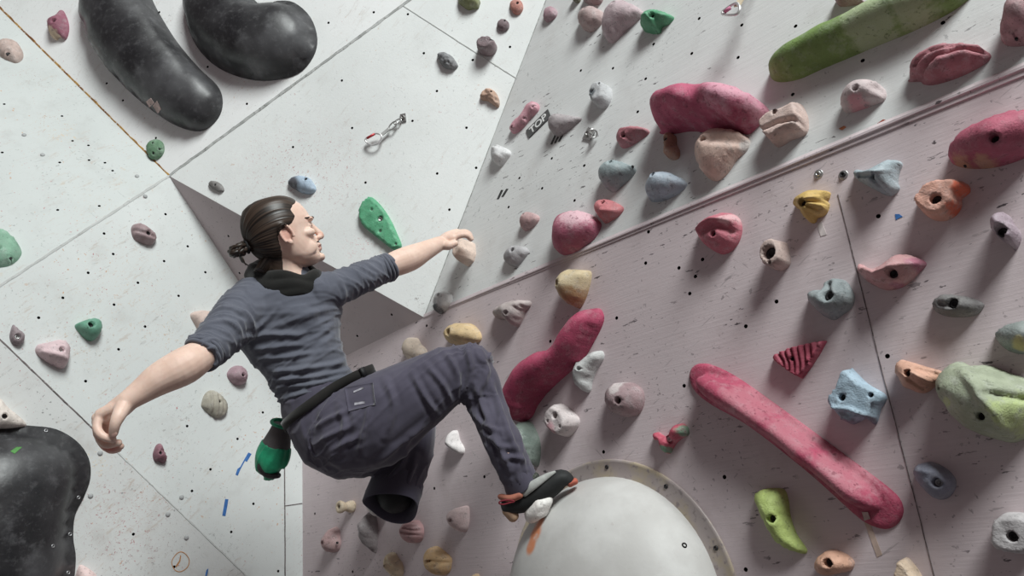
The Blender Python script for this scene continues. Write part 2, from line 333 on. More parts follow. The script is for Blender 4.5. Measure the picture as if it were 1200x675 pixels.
def ledge():
    # thin lath along the ridge: the upper panel's lower edge stands proud of the lower panel
    V = []; Fc = []; k = 40
    for i in range(k + 1):
        t = i / k; p = Cc + (D - Cc) * t; h = .003 + .006 * min(1, t * 1.6); dn = .003 + .008 * t
        wv = .0015 * noise.noise(Vector(p * 14))
        for q in (p + n1 * .001 + ZU * .012, p + n2 * h + ZU * (.002 + wv), p + n2 * h - ZU * dn * .35, p + n2 * h * .45 - ZU * (dn * .5 + wv), p + n2 * h * .45 - ZU * dn * 1.6, p - n2 * .004 - ZU * dn * 1.7): V.append(q)
    for i in range(k):
        for j in range(6): Fc.append((6 * i + j, 6 * i + (j + 1) % 6, 6 * i + 6 + (j + 1) % 6, 6 * i + 6 + j))
    Fc += [tuple(range(6))[::-1], tuple(6 * k + j for j in range(6))]
    tag(mk('trim_11', V, Fc, wallmat('R2', (.61, .53, .545), 1.0, grain=.3), smooth=False), 'painted ledge dividing the two right hand panels', None, None, 'structure')  # same shaded mauve base as the wall below, shade put into the colour
ledge()
# ------------------------------------------------------------------ holds
steel = plain('bolt_steel', (.30, .29, .28), .4, .5, .9); black_steel = plain('black_bolt', (.03, .028, .03), .5, .4, .2); zinc = plain('zinc_steel', (.55, .55, .54), .35, .5, .9)
GRP = {'R2': 'climbing holds on the right wall', 'R1': 'climbing holds on the upper right wall', 'P3': 'climbing holds on the middle panel', 'P5': 'climbing holds on the left wall', 'P1': 'climbing holds on the left wall', 'P2': 'climbing holds on the left wall', 'P6': 'climbing holds on the left wall', 'P4': 'climbing holds on the left wall'}
def bolt_mesh(r):
    V = []; Fc = []; prof = [(r, -.004), (r, 0), (r * .9, .002), (r * .55, .002), (r * .5, -.002)]
    for a, z in prof:
        for k in range(12): t = 2 * math.pi * k / 12; V.append((a * math.cos(t), a * math.sin(t), z))
    for i in range(len(prof) - 1):
        for k in range(12): Fc.append((i * 12 + k, i * 12 + (k + 1) % 12, i * 12 + 12 + (k + 1) % 12, i * 12 + 12 + k))
    Fc += [tuple(range(12))[::-1], tuple((len(prof) - 1) * 12 + k for k in range(12))]
    return V, Fc
def hold(pk, tile, pts, col, label, H=None, p=.5, holes=(), lines=(), patch=(), c2=None, tilt=(0, 0), nz=(.0025, 40), sharp=False, rim=.004, rough=.62, chalk=.3, res=15, name='climbing_hold', cat='climbing hold', flat=None, group=None, step=None, spec=.3, bolt=None, mat=None, smooth=True):
    O = T(tile, pts); n, p0 = PL[pk]; u, v, _ = frame(pk); s_ = TILE[tile][2]
    if sharp:
        O = np.concatenate([[O[i] + (O[(i + 1) % len(O)] - O[i]) * t for t in (.08, .36, .64, .92)] for i in range(len(O))])
    else: O = crom(O, 4, True)
    if pip(O.mean(0)[None], O) is None: pass
    c0 = O.mean(0); org = at(pk, *c0); dep = depth(org); mpp = dep / f
    lo, hi = O.min(0), O.max(0)
    def to_uv(px, off):
        return np.array([[(q - org) @ u, (q - org) @ v] for q in (at(pk, x, y, off) for x, y in px)])
    w0 = to_uv(O, 0); area = .5 * abs(np.sum(w0[:, 0] * np.roll(w0[:, 1], 1) - w0[:, 1] * np.roll(w0[:, 0], 1))); L = math.sqrt(area)
    if H is None: H = .42 * L
    if pk == 'R1' and name == 'climbing_hold': H *= .8
    Oc = O.copy()
    for it in range(4):
        w = to_uv(Oc, H * .3); sh = Oc - O
        if np.sum(w[:, 0] * np.roll(w[:, 1], -1) - w[:, 1] * np.roll(w[:, 0], -1)) < 0: w = w[::-1]
        # interior points
        sp = L / res; l2, h2 = w.min(0), w.max(0)
        gx, gy = np.meshgrid(np.arange(l2[0], h2[0], sp), np.arange(l2[1], h2[1], sp * .87)); gx[1::2] += sp / 2
        g = np.stack([gx.ravel(), gy.ravel()], 1); g = g[pip(g, w)]; g = g[dpoly(g, w) > sp * .45]
        hs = []
        for hx, hy, hr in holes:
            px_ = T(tile, [(hx, hy)])[0]; q = to_uv([px_], H * .7)[0]; r = hr / s_ * mpp * 1.15; hs.append((q, r))
            g = g[np.linalg.norm(g - q, axis=1) > r + sp * .35]
        extra = [q + k * r * np.array([math.cos(a), math.sin(a)]) for q, r in hs for k in (1, .86) for a in np.linspace(0, 6.2832, 12, endpoint=False)] + [q for q, r in hs]
        extra = [e for e in extra if pip(e[None], w)[0]]
        allp = np.concatenate([w, g] + ([np.array(extra)] if extra else []))
        vo, eo, fo, ov, *_ = delaunay_2d_cdt([Vector(x) for x in allp], [], [list(range(len(w)))], 1, 1e-7)
        vo = np.array([tuple(x) for x in vo]); N = len(vo)
        bd = np.array([any(k < len(w) for k in o_) if len(o_) else True for o_ in ov])
        Am = np.zeros((N, N))
        for t in fo:
            for a, b in zip(t, t[1:] + t[:1]): wgt = 1; Am[a, b] = Am[b, a] = wgt
        inn = np.where(~bd)[0]; dg = Am.sum(1); K = np.diag(dg) - Am
        ph = np.zeros(N); ph[inn] = np.linalg.solve(K[np.ix_(inn, inn)] + 1e-9 * np.eye(len(inn)), np.ones(len(inn))); ph = np.clip(ph / ph.max(), 0, 1)
        rel = vo / max(h2 - l2) * 2
        env = ph ** p
        if flat: env = np.minimum(env / flat, 1) ** .9; 
        if step: env = np.where(ph < step[0], step[1] * (ph / step[0]) ** .3, step[1] + (1 - step[1]) * ((ph - step[0]) / (1 - step[0])).clip(0) ** .45)
        h = H * env * np.clip(1 + rel[:, 0] * tilt[0] + rel[:, 1] * tilt[1], .15, 2)
        for lp, wpx, amp in lines:
            ln = to_uv(T(tile, lp), H * .7); dd = dpoly(vo, ln, False) / (wpx / s_ * mpp); h = h + amp * np.exp(-dd ** 2) * np.minimum(ph * 6, 1) ** .5
        if nz[0]: h = h + np.array([nz[0] * (noise.noise(Vector((a * nz[1], b * nz[1], org[0] * 31))) + .5 * noise.noise(Vector((a * nz[1] * 2.3, b * nz[1] * 2.3, org[1] * 17)))) for a, b in vo]) * np.minimum(ph * 5, 1) ** .5
        h = np.maximum(h, 0) + rim; info = []
        for q, r in hs:
            dd = np.linalg.norm(vo - q, axis=1); ring = (dd < r * 1.03) & (dd > r * .93); z0 = h[ring].mean() if ring.any() else H * .6
            inside = dd < r * .93; dp = min(max(.4 * z0, .006), .022); h[inside] = np.maximum(z0 - dp, .002); info.append((q, r, max(z0 - dp, .002)))
        P3 = org + vo[:, :1] * u + vo[:, 1:] * v + h[:, None] * n
        base = org + w[:, :1] * u + w[:, 1:] * v
        pp = proj(np.concatenate([P3, base])); a, b = pp.min(0), pp.max(0)
        if it == 3: break
        sc = (hi - lo) / (b - a); cc = (Oc.min(0) + Oc.max(0)) / 2
        Oc = (Oc - cc) * np.clip(sc, .5, 1.6) + cc + ((lo + hi) / 2 - (a + b) / 2)
    # boundary loop order from faces
    V = np.concatenate([np.c_[vo, h]]); bl = [int(np.argmin(np.linalg.norm(vo - q, axis=1))) for q in w]
    V = np.concatenate([V, np.c_[w, np.full(len(w), -.0015)]]); Fc = [tuple(t) for t in fo]; k = len(w)
    for i in range(k):
        j = (i + 1) % k
        if bl[i] != bl[j]: Fc.append((bl[i], N + i, N + j, bl[j]))
    a_ = alb(col, pk); b_ = alb(c2, pk) if c2 is not None else None
    o = mk(name, V, Fc, mat or resin(a_, b_, rough, spec, chalk), smooth=smooth, M=mat4(u, v, n, org))
    if c2 is not None:
        tn = np.zeros(len(V))
        for x, y, r in patch:
            q = to_uv(T(tile, [(x, y)]), H * .6)[0]; dd = np.linalg.norm(V[:, :2] - q, axis=1) / (r / s_ * mpp); tn = np.maximum(tn, np.clip(1.4 - dd, 0, 1))
        at_ = o.data.attributes.new('tint', 'FLOAT', 'POINT'); at_.data.foreach_set('value', tn.astype(np.float32))
    for q, r, z in info:
        bv, bf = bolt_mesh(r * .85); mk('bolt', [(x + q[0], y + q[1], zz + z + .004) for x, y, zz in bv], bf, bolt or black_steel, o)
    tag(o, label, cat, group or GRP[pk]); return o
# --- upper left panels
hold('P1', 'a', [(-4, 145), (25, 135), (55, 145), (80, 175), (80, 205), (60, 222), (35, 215), (-2, 190)], (190, 165, 155), 'beige hold at the far upper left edge beside the rusty seam', holes=[(28, 184, 8)], lines=[([(25, 140), (62, 190)], 10, -.008)])
hold('P2', 'a', [(165, 75), (180, 62), (200, 60), (206, 40), (220, 38), (240, 75), (243, 110), (230, 140), (205, 132), (190, 142), (172, 128)], (150, 85, 105), 'mauve and cream winged hold just above the rusty seam', c2=(205, 180, 150), patch=[(182, 122, 26)], holes=[(196, 77, 8)], lines=[([(208, 45), (222, 125)], 9, -.012)], H=.05)
hold('P2', 'a', [(513, 520), (525, 497), (548, 489), (570, 498), (579, 520), (572, 545), (548, 562), (522, 555)], (95, 138, 102), 'small round green hold near the meeting of the seams', holes=[(540, 505, 4), (562, 525, 4), (542, 540, 5)], H=.022)
# --- middle panel
hold('P3', 'b', [(710, -25), (712, 10), (745, 37), (783, 30), (790, 5), (780, -30)], (128, 132, 85), 'olive green faceted hold cut by the top edge of the photo', lines=[([(715, 10), (785, 5)], 10, .008)], sharp=True)
hold('P3', 'b', [(847, 92), (855, 72), (873, 66), (889, 78), (889, 100), (873, 111), (855, 107)], (118, 98, 102), 'tiny dark mauve knob above the mauve cube hold', holes=[(875, 75, 4)])
hold('P3', 'b', [(783, 140), (820, 127), (845, 138), (847, 165), (835, 190), (810, 199), (782, 186), (775, 165)], (128, 108, 112), 'mauve cube shaped hold with a socket on top', holes=[(825, 143, 9)], flat=.7, H=.06)
hold('P3', 'b', [(638, 187), (665, 182), (690, 195), (708, 222), (710, 235), (695, 245), (665, 240), (645, 215)], (122, 122, 124), 'pitted grey rock shaped hold high on the middle panel', nz=(.008, 90), H=.03)
hold('P3', 'b', [(788, 338), (800, 318), (825, 310), (845, 325), (857, 355), (853, 378), (835, 370), (815, 355), (795, 352)], (180, 143, 120), 'small lumpy peach hold near the inside corner', holes=[(828, 325, 4)], nz=(.008, 70))
hold('P3', 'c', [(112, 15), (122, 0), (140, -4), (155, 5), (160, 28), (150, 48), (135, 53), (120, 42)], (188, 122, 108), 'small coral hold near the top of the inside corner', holes=[(140, 14, 5)])
hold('P3', 'b', [(112, 645), (125, 625), (150, 617), (185, 622), (205, 645), (212, 668), (195, 682), (165, 680), (135, 665)], (150, 170, 190), 'blue and grey half round hold above the green plate', c2=(85, 85, 92), patch=[(130, 650, 32)], holes=[(176, 631, 6)], H=.035)
hold('P3', 'a', [(733, 648), (742, 636), (765, 638), (785, 655), (788, 672), (772, 676), (750, 665)], (120, 116, 114), 'tiny grey hold near the panel corner by the rusty seam', H=.015, holes=[(760, 652, 4)])
hold('P3', 'F', [(420, 253), (423, 240), (431, 232), (437, 232), (448, 243), (458, 258), (466, 275), (471, 289), (462, 293), (450, 285), (437, 275), (425, 265)], (72, 165, 118), 'flat green leaf shaped hold behind the outstretched arm', H=.022, flat=.25, holes=[(446.5, 257.3, 3.3), (436.7, 246.5, 1.2), (446.5, 271.5, 1.5), (465, 286.5, 1.5)], rough=.5, chalk=.12, bolt=zinc, res=18)
# --- left wall
hold('P1', 'F', [(-14, 282), (-8, 272), (5, 269), (17, 279), (25, 292), (24, 300), (17, 308), (5, 313), (-10, 310)], (122, 170, 142), 'large green hold cut off by the left edge', holes=[(12, 300, 2), (0, 293, 2.5)], H=.05, rough=.5)
hold('P5', 'e', [(460, 130), (468, 112), (490, 110), (520, 128), (545, 150), (550, 170), (532, 188), (500, 180), (470, 163)], (155, 130, 132), 'mauve hold with a long groove below the panel corner', holes=[(520, 145, 8)], lines=[([(468, 128), (500, 145), (540, 158)], 5, -.01), ([(475, 150), (505, 165)], 5, -.007)], H=.045)
hold('P5', 'e', [(262, 468), (280, 455), (320, 443), (350, 448), (360, 470), (350, 505), (325, 525), (300, 515), (278, 492)], (92, 155, 128), 'green rounded triangle hold on the left wall', holes=[(317, 468, 10)], H=.055, chalk=.12, rough=.5)
hold('P5', 'e', [(44, 468), (56, 474), (68, 488), (87, 505), (82, 530), (60, 541), (40, 530), (33, 505)], (142, 126, 130), 'small grey teardrop hold near the left edge', holes=[(61, 510, 9)], H=.03, bolt=zinc)
hold('P5', 'e', [(124, 560), (132, 535), (160, 530), (200, 520), (235, 525), (250, 560), (240, 605), (222, 622), (180, 605), (148, 585)], (212, 182, 186), 'pale pink hold left of the green triangle hold', holes=[(212, 557, 9)], lines=[([(135, 560), (190, 575), (235, 590)], 10, .012)], H=.06, bolt=zinc)
hold('P5', 'e', [(668, 430), (690, 417), (730, 420), (775, 440), (770, 480), (735, 500), (705, 495), (685, 465)], (208, 182, 170), 'beige hold half hidden behind the upper arm', H=.05, lines=[([(672, 432), (700, 480)], 8, -.008)])
hold('P5', 'e', [(797, 640), (815, 615), (845, 610), (868, 635), (870, 670), (840, 680), (810, 665)], (165, 132, 142), 'small mauve pink hold beside the climber\'s ribs', holes=[(850, 645, 7)], H=.05)
hold('P5', 'i', [(707, 70), (720, 35), (745, 22), (780, 45), (800, 78), (795, 105), (765, 120), (735, 105), (712, 85)], (165, 158, 142), 'cream ribbed shell shaped hold on the left wall', holes=[(770, 62, 5)], lines=[([(722, 32), (718, 72)], 4, -.007), ([(738, 28), (735, 98)], 4, -.007), ([(752, 32), (752, 110)], 4, -.007), ([(768, 42), (772, 110)], 4, -.007), ([(783, 60), (788, 100)], 4, -.006)], H=.04, res=22)
hold('P5', 'i', [(537, 245), (550, 215), (568, 210), (575, 232), (588, 250), (582, 280), (560, 272), (542, 270)], (135, 88, 100), 'small dark red hook hold right of the resting hand', holes=[(563, 243, 6)], H=.035, lines=[([(570, 235), (588, 245)], 7, -.012)])
hold('P6', 'F', [(-12, 466), (0, 467), (10, 478), (25, 490), (31, 498), (25, 501), (0, 503), (-14, 500)], (212, 200, 190), 'beige wedge hold above the lower left black volume', holes=[(5, 488, 3)], H=.05)
hold('P6', 'F', [(88, 684), (92, 664), (99, 663), (112, 672), (118, 684), (105, 692)], (222, 190, 186), 'pinkish hold peeking in at the bottom left', H=.05)
# --- black volumes
def blackv():
    t = NT('black_fibreglass'); c = t.mix(t.ramp(t.noise(5, 5, .65), .35, .75), (.016, .016, .018), (.045, .044, .047))
    c = t.mix(t.ramp(t.noise(13, 6, .7), .52, .78, 0, .5), c, (.17, .17, .178)); c = t.mix(t.ramp(t.noise(45, 5, .7), .5, .72, 0, .4), c, (.13, .13, .135)); c = t.mix(t.ramp(t.noise(3.2, 3), .5, .68, 0, .35), c, (.15, .15, .158)); t.bump(t.noise(120, 3), .12, .002)
    return t.fin(c, t.ramp(t.noise(9, 4), .3, .7, .28, .5), .6)
BV = blackv()
vol = dict(name='climbing_volume', cat='climbing volume', mat=BV, chalk=0, group='black climbing volumes', nz=(.002, 6), res=20)
v1 = hold('P2', 'F', [(92, 0), (93, 18), (105, 48), (130, 87), (160, 117), (198, 144), (228, 154), (245, 149), (258, 134), (261, 115), (254, 98), (232, 77), (205, 45), (183, 10), (165, -22), (135, -35), (105, -25)], (50, 50, 52), 'long black curved volume at the top left', H=.13, p=.45, **vol)
v2 = hold('P2', 'F', [(214, -8), (217, 25), (230, 56), (255, 80), (290, 93), (322, 94), (350, 86), (367, 67), (372, 45), (364, 20), (345, 3), (325, 1), (310, 6), (298, 0), (285, -22), (255, -42), (225, -32)], (50, 50, 52), 'black kidney shaped volume right of the long black one', H=.13, p=.45, step=(.2, .06), **vol)
v3 = hold('P6', 'F', [(-92, 560), (-60, 520), (-20, 502), (10, 498), (38, 499), (66, 503), (90, 517), (104, 537), (106, 560), (98, 583), (88, 604), (86, 630), (89, 655), (84, 690), (65, 722), (20, 742), (-45, 735), (-90, 690), (-105, 620)], (50, 52, 58), 'big black volume with a waist at the lower left', H=.14, p=.5, step=(.26, .07), **vol)
def on_surface(o, x, y):
    """point and normal where the view ray through a pixel meets an object"""
    mw = np.array(o.matrix_world) if o.parent is None else np.array(o.parent.matrix_world @ o.matrix_local)
    mw = np.array(o.matrix_basis); inv = np.linalg.inv(mw)
    V = [Vector(q.co) for q in o.data.vertices]; bv = BVHTree.FromPolygons(V, [tuple(p.vertices) for p in o.data.polygons])
    a = inv @ np.append(CAM, 1); b = inv[:3, :3] @ nrm(ray(x, y)); loc, nn, i, ds = bv.ray_cast(Vector(a[:3]), Vector(b))
    return (np.array(loc), np.array(nn)) if loc is not None else (None, None)
tapem = plain('pink_tape', (.52, .40, .38), .7, .2); greenm = plain('green_paint', (.10, .28, .08), .7); screwm = plain('screw_zinc', (.42, .42, .43), .4, .5, .8)
def patchq(o, name, quad, mat, lift=.0012, nseg=6):
    """a thin piece stuck onto an object's surface (local coordinates)"""
    V = []; Fc = []; Qd = np.asarray(quad, float)
    for i in range(nseg + 1):
        for j in range(nseg + 1):
            a, b = i / nseg, j / nseg; px = (Qd[0] * (1 - a) + Qd[1] * a) * (1 - b) + (Qd[3] * (1 - a) + Qd[2] * a) * b
            p, nn = on_surface(o, *px)
            if p is None: return None
            V.append(p + nn * lift)
    m = nseg + 1; V += [p - np.array([0, 0, .001]) * 0 for p in V]
    for k in range(m * m): V[m * m + k] = V[k] - 1.6 * lift * nrm(np.cross(V[1] - V[0], V[m] - V[0])) * (1 if np.cross(V[1] - V[0], V[m] - V[0])[2] > 0 else -1)
    for i in range(nseg):
        for j in range(nseg): k = i * m + j; Fc += [(k, k + 1, k + m + 1, k + m), (m * m + k, m * m + k + m, m * m + k + m + 1, m * m + k + 1)]
    e = [i for i in range(m)] + [i * m + nseg for i in range(1, m)] + [nseg * m + j for j in range(nseg - 1, -1, -1)] + [i * m for i in range(nseg - 1, 0, -1)]
    for i in range(len(e)): a, b = e[i], e[(i + 1) % len(e)]; Fc.append((a, b, b + m * m, a + m * m))
    return mk(name, V, Fc, mat, o)
patchq(v1, 'tape', [(171, 119), (177, 115), (181, 121), (175, 126)], tapem); patchq(v1, 'tape', [(179, 124), (184, 118), (189, 128), (185, 133)], tapem)
patchq(v3, 'paint_mark', [(12, 529), (19, 524), (26, 524), (17, 532)], greenm)
for x, y in ((54, 504.5), (92, 583), (82, 626), (62, 640), (80, 671)):
    p, nn = on_surface(v3, x, y)
    if p is not None:
        bv, bf = bolt_mesh(.0065); q = np.array(Vector(nn).to_track_quat('Z', 'Y').to_matrix()); mk('screw', [q @ np.array(a) + p for a in bv], bf, screwm, v3)
# --- upper right panel
hold('R1', 'c', [(232, 55), (245, 27), (262, 22), (280, 38), (272, 62), (240, 80), (230, 68)], (158, 122, 132), 'small mauve hold high in the inside corner', H=.03)
hold('R1', 'c', [(352, 65), (370, 40), (405, 22), (435, 25), (447, 50), (430, 85), (395, 113), (365, 106), (354, 85)], (170, 145, 142), 'rounded beige pink hold left of the big pale crescent', H=.075, holes=[(385, 40, 4)])
hold('R1', 'c', [(368, -18), (368, 5), (395, 20), (430, 12), (440, -18), (405, -32)], (150, 122, 124), 'mauve hold cut by the top edge above the beige pink one', H=.05)
hold('R1', 'c', [(328, -12), (332, 8), (345, 12), (358, 4), (362, -14), (345, -22)], (110, 105, 85), 'small olive hold cut by the top edge near the corner', H=.035)
hold('R1', 'c', [(438, 90), (465, 30), (495, 2), (540, 2), (575, 20), (581, 40), (548, 75), (510, 105), (480, 140), (455, 153), (437, 135)], (178, 155, 160), 'big pale pink crescent hold at the top left of the green claw', H=.09, holes=[(488, 20, 5)])
hold('R1', 'c', [(573, 92), (600, 45), (630, 32), (670, 36), (691, 47), (672, 75), (645, 92), (636, 117), (610, 120), (590, 115), (574, 108)], (68, 148, 105), 'green claw shaped hold near the top', holes=[(617, 60, 9)], lines=[([(625, 60), (645, 95)], 8, -.018), ([(590, 70), (680, 42)], 8, .01)], H=.07, chalk=.15, rough=.5, res=18)
hold('R1', 'c', [(112, 455), (130, 430), (160, 405), (180, 370), (200, 357), (217, 368), (212, 390), (185, 415), (165, 440), (135, 466), (116, 470)], (195, 135, 148), 'long pink peanut shaped hold left of the TOP tag', holes=[(196, 376, 4), (125, 450, 4), (163, 417, 3)], H=.035)
hold('R1', 'c', [(247, 445), (260, 413), (280, 400), (320, 402), (366, 406), (345, 430), (305, 460), (275, 480), (252, 475)], (155, 145, 147), 'grey mauve drop shaped hold right of the TOP tag', H=.07, tilt=(-.35, 0), holes=[(275, 410, 3)])
hold('R1', 'c', [(392, 330), (400, 297), (430, 288), (460, 292), (471, 310), (468, 345), (445, 378), (410, 384), (394, 365)], (175, 176, 178), 'pale grey marbled block hold above the bolt hanger', c2=(95, 100, 105), patch=[(410, 340, 22)], H=.055, holes=[(410, 330, 6), (437, 302, 4)], flat=.7)
hold('R1', 'c', [(45, 540), (58, 515), (80, 509), (105, 518), (118, 535), (100, 560), (75, 586), (50, 572)], (196, 195, 196), 'white hold in the inside corner below the pink peanut', H=.055, holes=[(68, 520, 4)], nz=(.006, 40))
hold('R1', 'c', [(487, 485), (500, 460), (540, 445), (590, 444), (604, 460), (575, 485), (530, 515), (500, 522), (489, 505)], (172, 102, 112), 'pink eye shaped hold just left of the big pink volume', holes=[(517, 480, 8)], lines=[([(530, 485), (585, 458)], 10, -.016), ([(505, 460), (585, 448)], 6, .006)], H=.05)
v4 = hold('R1', 'F', [(761, 157), (767, 147), (765, 132), (770, 117), (782, 108), (803, 106), (820, 99), (837, 96), (853, 96), (872, 99), (892, 107), (902, 121), (896, 135), (885, 147), (875, 157), (860, 155), (845, 155), (835, 158), (822, 155), (800, 153), (780, 157)], (178, 72, 105), 'big two humped pink volume high on the right', name='climbing_volume', cat='climbing volume', group='pink climbing volumes', H=.15, p=.5, step=(.06, .06), c2=(198, 130, 150), patch=[(860, 100, 30), (885, 118, 20)], lines=[([(828, 150), (815, 105)], 14, -.03)], res=22, chalk=.25)
hold('R1', 'c', [(650, 490), (660, 470), (680, 464), (695, 478), (697, 505), (711, 530), (706, 555), (680, 564), (654, 552), (656, 525)], (165, 125, 102), 'small tan knob below the big pink volume', holes=[(661, 493, 11)], H=.045)
hold('R1', 'c', [(425, 620), (440, 585), (480, 565), (520, 565), (556, 582), (545, 610), (510, 642), (470, 676), (440, 665), (427, 645)], (140, 155, 158), 'grey blue dome hold left of the paler blue one', holes=[(475, 578, 8), (525, 572, 4)], H=.08)
hold('R1', 'g', [(588, 95), (600, 45), (640, 15), (680, 3), (720, 18), (736, 42), (700, 78), (640, 106), (596, 110)], (155, 168, 182), 'pale blue dome hold below the tan knob', holes=[(628, 23, 9)], H=.085)
hold('R1', 'F', [(814, 180), (820, 165), (835, 153), (850, 150), (868, 152), (879, 160), (876, 172), (862, 185), (852, 200), (838, 212), (825, 209), (816, 195)], (208, 175, 160), 'large peach cream hold under the pink volume', holes=[(828, 167, 3.5)], H=.10, c2=(200, 190, 185), patch=[(868, 163, 9)], lines=[([(836, 165), (860, 160), (872, 168)], 6, -.02)], res=18)
hold('R1', 'd', [(352, -8), (365, 20), (400, 18), (440, 2), (458, -20), (360, -30)], (155, 115, 120), 'mauve hold cut by the top edge left of the green bar', H=.06)
v5 = hold('R1', 'd', [(122, 262), (130, 240), (170, 208), (240, 168), (330, 119), (430, 68), (540, 13), (640, -40), (720, -75), (800, -90), (850, -60), (795, -3), (720, 45), (620, 97), (500, 150), (400, 196), (300, 241), (230, 275), (170, 289), (135, 284)], (110, 138, 62), 'long green bar volume at the top right', name='climbing_volume', cat='climbing volume', group='green climbing volume', H=.09, p=.5, step=(.05, .05), c2=(150, 165, 120), patch=[(480, 80, 90), (620, 20, 60)], chalk=.2, res=24, nz=(.003, 20))
hold('R1', 'd', [(375, 365), (395, 325), (425, 292), (470, 278), (512, 282), (536, 310), (530, 345), (490, 365), (440, 385), (395, 399), (378, 390)], (190, 172, 172), 'white pink dented hold below the green bar', holes=[(437, 320, 11)], lines=[([(495, 300), (520, 315)], 16, -.02), ([(385, 380), (440, 345), (525, 340)], 7, .008)], c2=(205, 140, 150), patch=[(430, 370, 35)], H=.07, res=18)
hold('R1', 'd', [(612, 285), (630, 265), (625, 240), (650, 205), (720, 165), (790, 150), (870, 149), (905, 168), (890, 200), (840, 237), (770, 275), (700, 299), (665, 296), (655, 285)], (172, 105, 115), 'pink mitten shaped hold with deep grooves at upper right', lines=[([(640, 262), (720, 205), (800, 175), (880, 162)], 9, -.022), ([(665, 285), (730, 230), (820, 190)], 10, .006), ([(640, 230), (700, 190), (780, 165)], 7, -.012)], H=.075, res=22, p=.4)
hold('R1', 'd', [(935, 130), (962, 95), (955, 60), (975, 15), (1005, -10), (1070, -20), (1100, 60), (1075, 135), (1030, 158), (960, 162)], (172, 130, 134), 'big mauve pink hold at the top right edge', holes=[(975, 105, 5)], lines=[([(960, 90), (1010, 110), (1040, 90)], 12, -.02)], H=.11)
hold('R1', 'd', [(88, 455), (105, 438), (160, 420), (215, 400), (225, 364), (238, 362), (262, 410), (255, 468), (190, 492), (130, 519), (95, 482)], (198, 170, 160), 'beige pink notched block hold right of the pink volume', holes=[(158, 407, 9)], lines=[([(100, 470), (170, 440), (240, 425)], 7, -.022), ([(228, 375), (250, 440)], 6, -.008)], H=.075, flat=.5, res=20)
hold('R1', 'g', [(91, 300), (105, 280), (130, 265), (165, 264), (180, 282), (160, 310), (130, 338), (95, 328)], (158, 155, 157), 'small pale grey dome hold left of the pink heart pair', holes=[(128, 283, 8)], H=.05)
hold('R1', 'g', [(147, 187), (155, 162), (180, 145), (210, 151), (217, 168), (195, 195), (160, 213), (148, 205)], (175, 138, 138), 'small dusty pink hold above the pale grey dome', holes=[(167, 158, 5)], H=.045)
hold('R1', 'g', [(262, 285), (262, 255), (270, 240), (265, 212), (275, 175), (300, 150), (350, 142), (395, 142), (425, 165), (435, 185), (415, 225), (380, 256), (340, 286), (292, 299)], (170, 82, 108), 'large pink heart shaped hold sitting on the ledge', c2=(205, 160, 170), patch=[(350, 155, 60)], H=.10, chalk=.2)
hold('R1', 'g', [(409, 135), (425, 107), (460, 100), (495, 112), (514, 130), (495, 156), (460, 178), (437, 186), (425, 168), (412, 155)], (192, 105, 110), 'small red pink hold touching the large pink heart', holes=[(443, 115, 9)], lines=[([(440, 145), (500, 135)], 7, .008)], H=.055, tilt=(-.3, 0))
hh = hold('R1', 'F', [(530, 303), (531, 290), (538, 280), (546, 278), (555, 281), (557, 295), (552, 305), (537, 313), (531, 309)], (205, 180, 164), 'beige angular hold gripped by the climber\'s hand', H=.085, holes=[(535, 291, 2)], sharp=True, flat=.6, chalk=.15)
hold('R1', 'F', [(507, 359), (512, 347), (522, 340), (530, 345), (529, 355), (520, 364), (511, 368)], (190, 190, 190), 'small grey and white marbled hold at the foot of the corner', c2=(90, 92, 95), patch=[(512, 362, 7)], H=.05, nz=(.007, 50), holes=[(517, 347, 1.8)])
# --- right wall
hold('R2', 'F', [(1111, 184), (1120, 165), (1145, 148), (1180, 135), (1212, 129), (1232, 145), (1226, 165), (1205, 182), (1170, 195), (1140, 198), (1118, 194)], (172, 75, 100), 'large smooth pink oval hold at the right edge', holes=[(1169, 166, 4.5), (1126, 190, 1.5)], c2=(185, 130, 105), patch=[(1150, 194, 14), (1120, 190, 12)], H=.10, chalk=.15)
hold('R2', 'o', [(375, 175), (385, 145), (440, 155), (490, 140), (530, 110), (575, 100), (593, 115), (580, 150), (572, 200), (580, 227), (555, 256), (520, 260), (470, 235), (420, 210), (385, 187)], (152, 164, 172), 'pale blue grey three pointed hold under the ledge', holes=[(474, 178, 10)], lines=[([(390, 165), (460, 178), (510, 245)], 8, -.015), ([(480, 170), (540, 150), (585, 112)], 8, .008), ([(535, 160), (545, 235)], 10, -.012)], H=.065, res=20)
hold('R2', 'o', [(641, 282), (650, 258), (678, 250), (672, 235), (700, 215), (780, 195), (840, 186), (880, 195), (889, 230), (850, 265), (850, 300), (820, 345), (770, 371), (710, 366), (662, 330)], (212, 150, 130), 'orange peach hold with a big bolt hole', c2=(225, 95, 55), patch=[(870, 235, 45), (830, 320, 35)], holes=[(748, 284, 21)], H=.06, flat=.6, res=18)
hold('R2', 'o', [(110, 297), (130, 270), (180, 248), (250, 235), (275, 240), (272, 265), (262, 280), (272, 295), (262, 330), (240, 350), (215, 358), (205, 378), (185, 381), (160, 358), (148, 328), (118, 312)], (200, 160, 72), 'yellow fan shaped hold with radiating ridges', holes=[(165, 298, 15)], lines=[([(185, 285), (265, 250)], 8, .012), ([(188, 305), (268, 300)], 8, .012), ([(180, 320), (240, 345)], 8, .012), ([(165, 325), (180, 372)], 8, .010), ([(185, 295), (268, 278)], 7, -.01), ([(185, 312), (255, 325)], 7, -.01)], H=.06, res=22, chalk=.12)
hold('R2', 'h', [(92, 282), (115, 256), (165, 242), (187, 255), (201, 310), (190, 336), (150, 353), (110, 342), (95, 312)], (188, 160, 152), 'beige pink square hold with a wide socket', holes=[(137, 293, 22), (140, 328, 6)], H=.06, flat=.6)
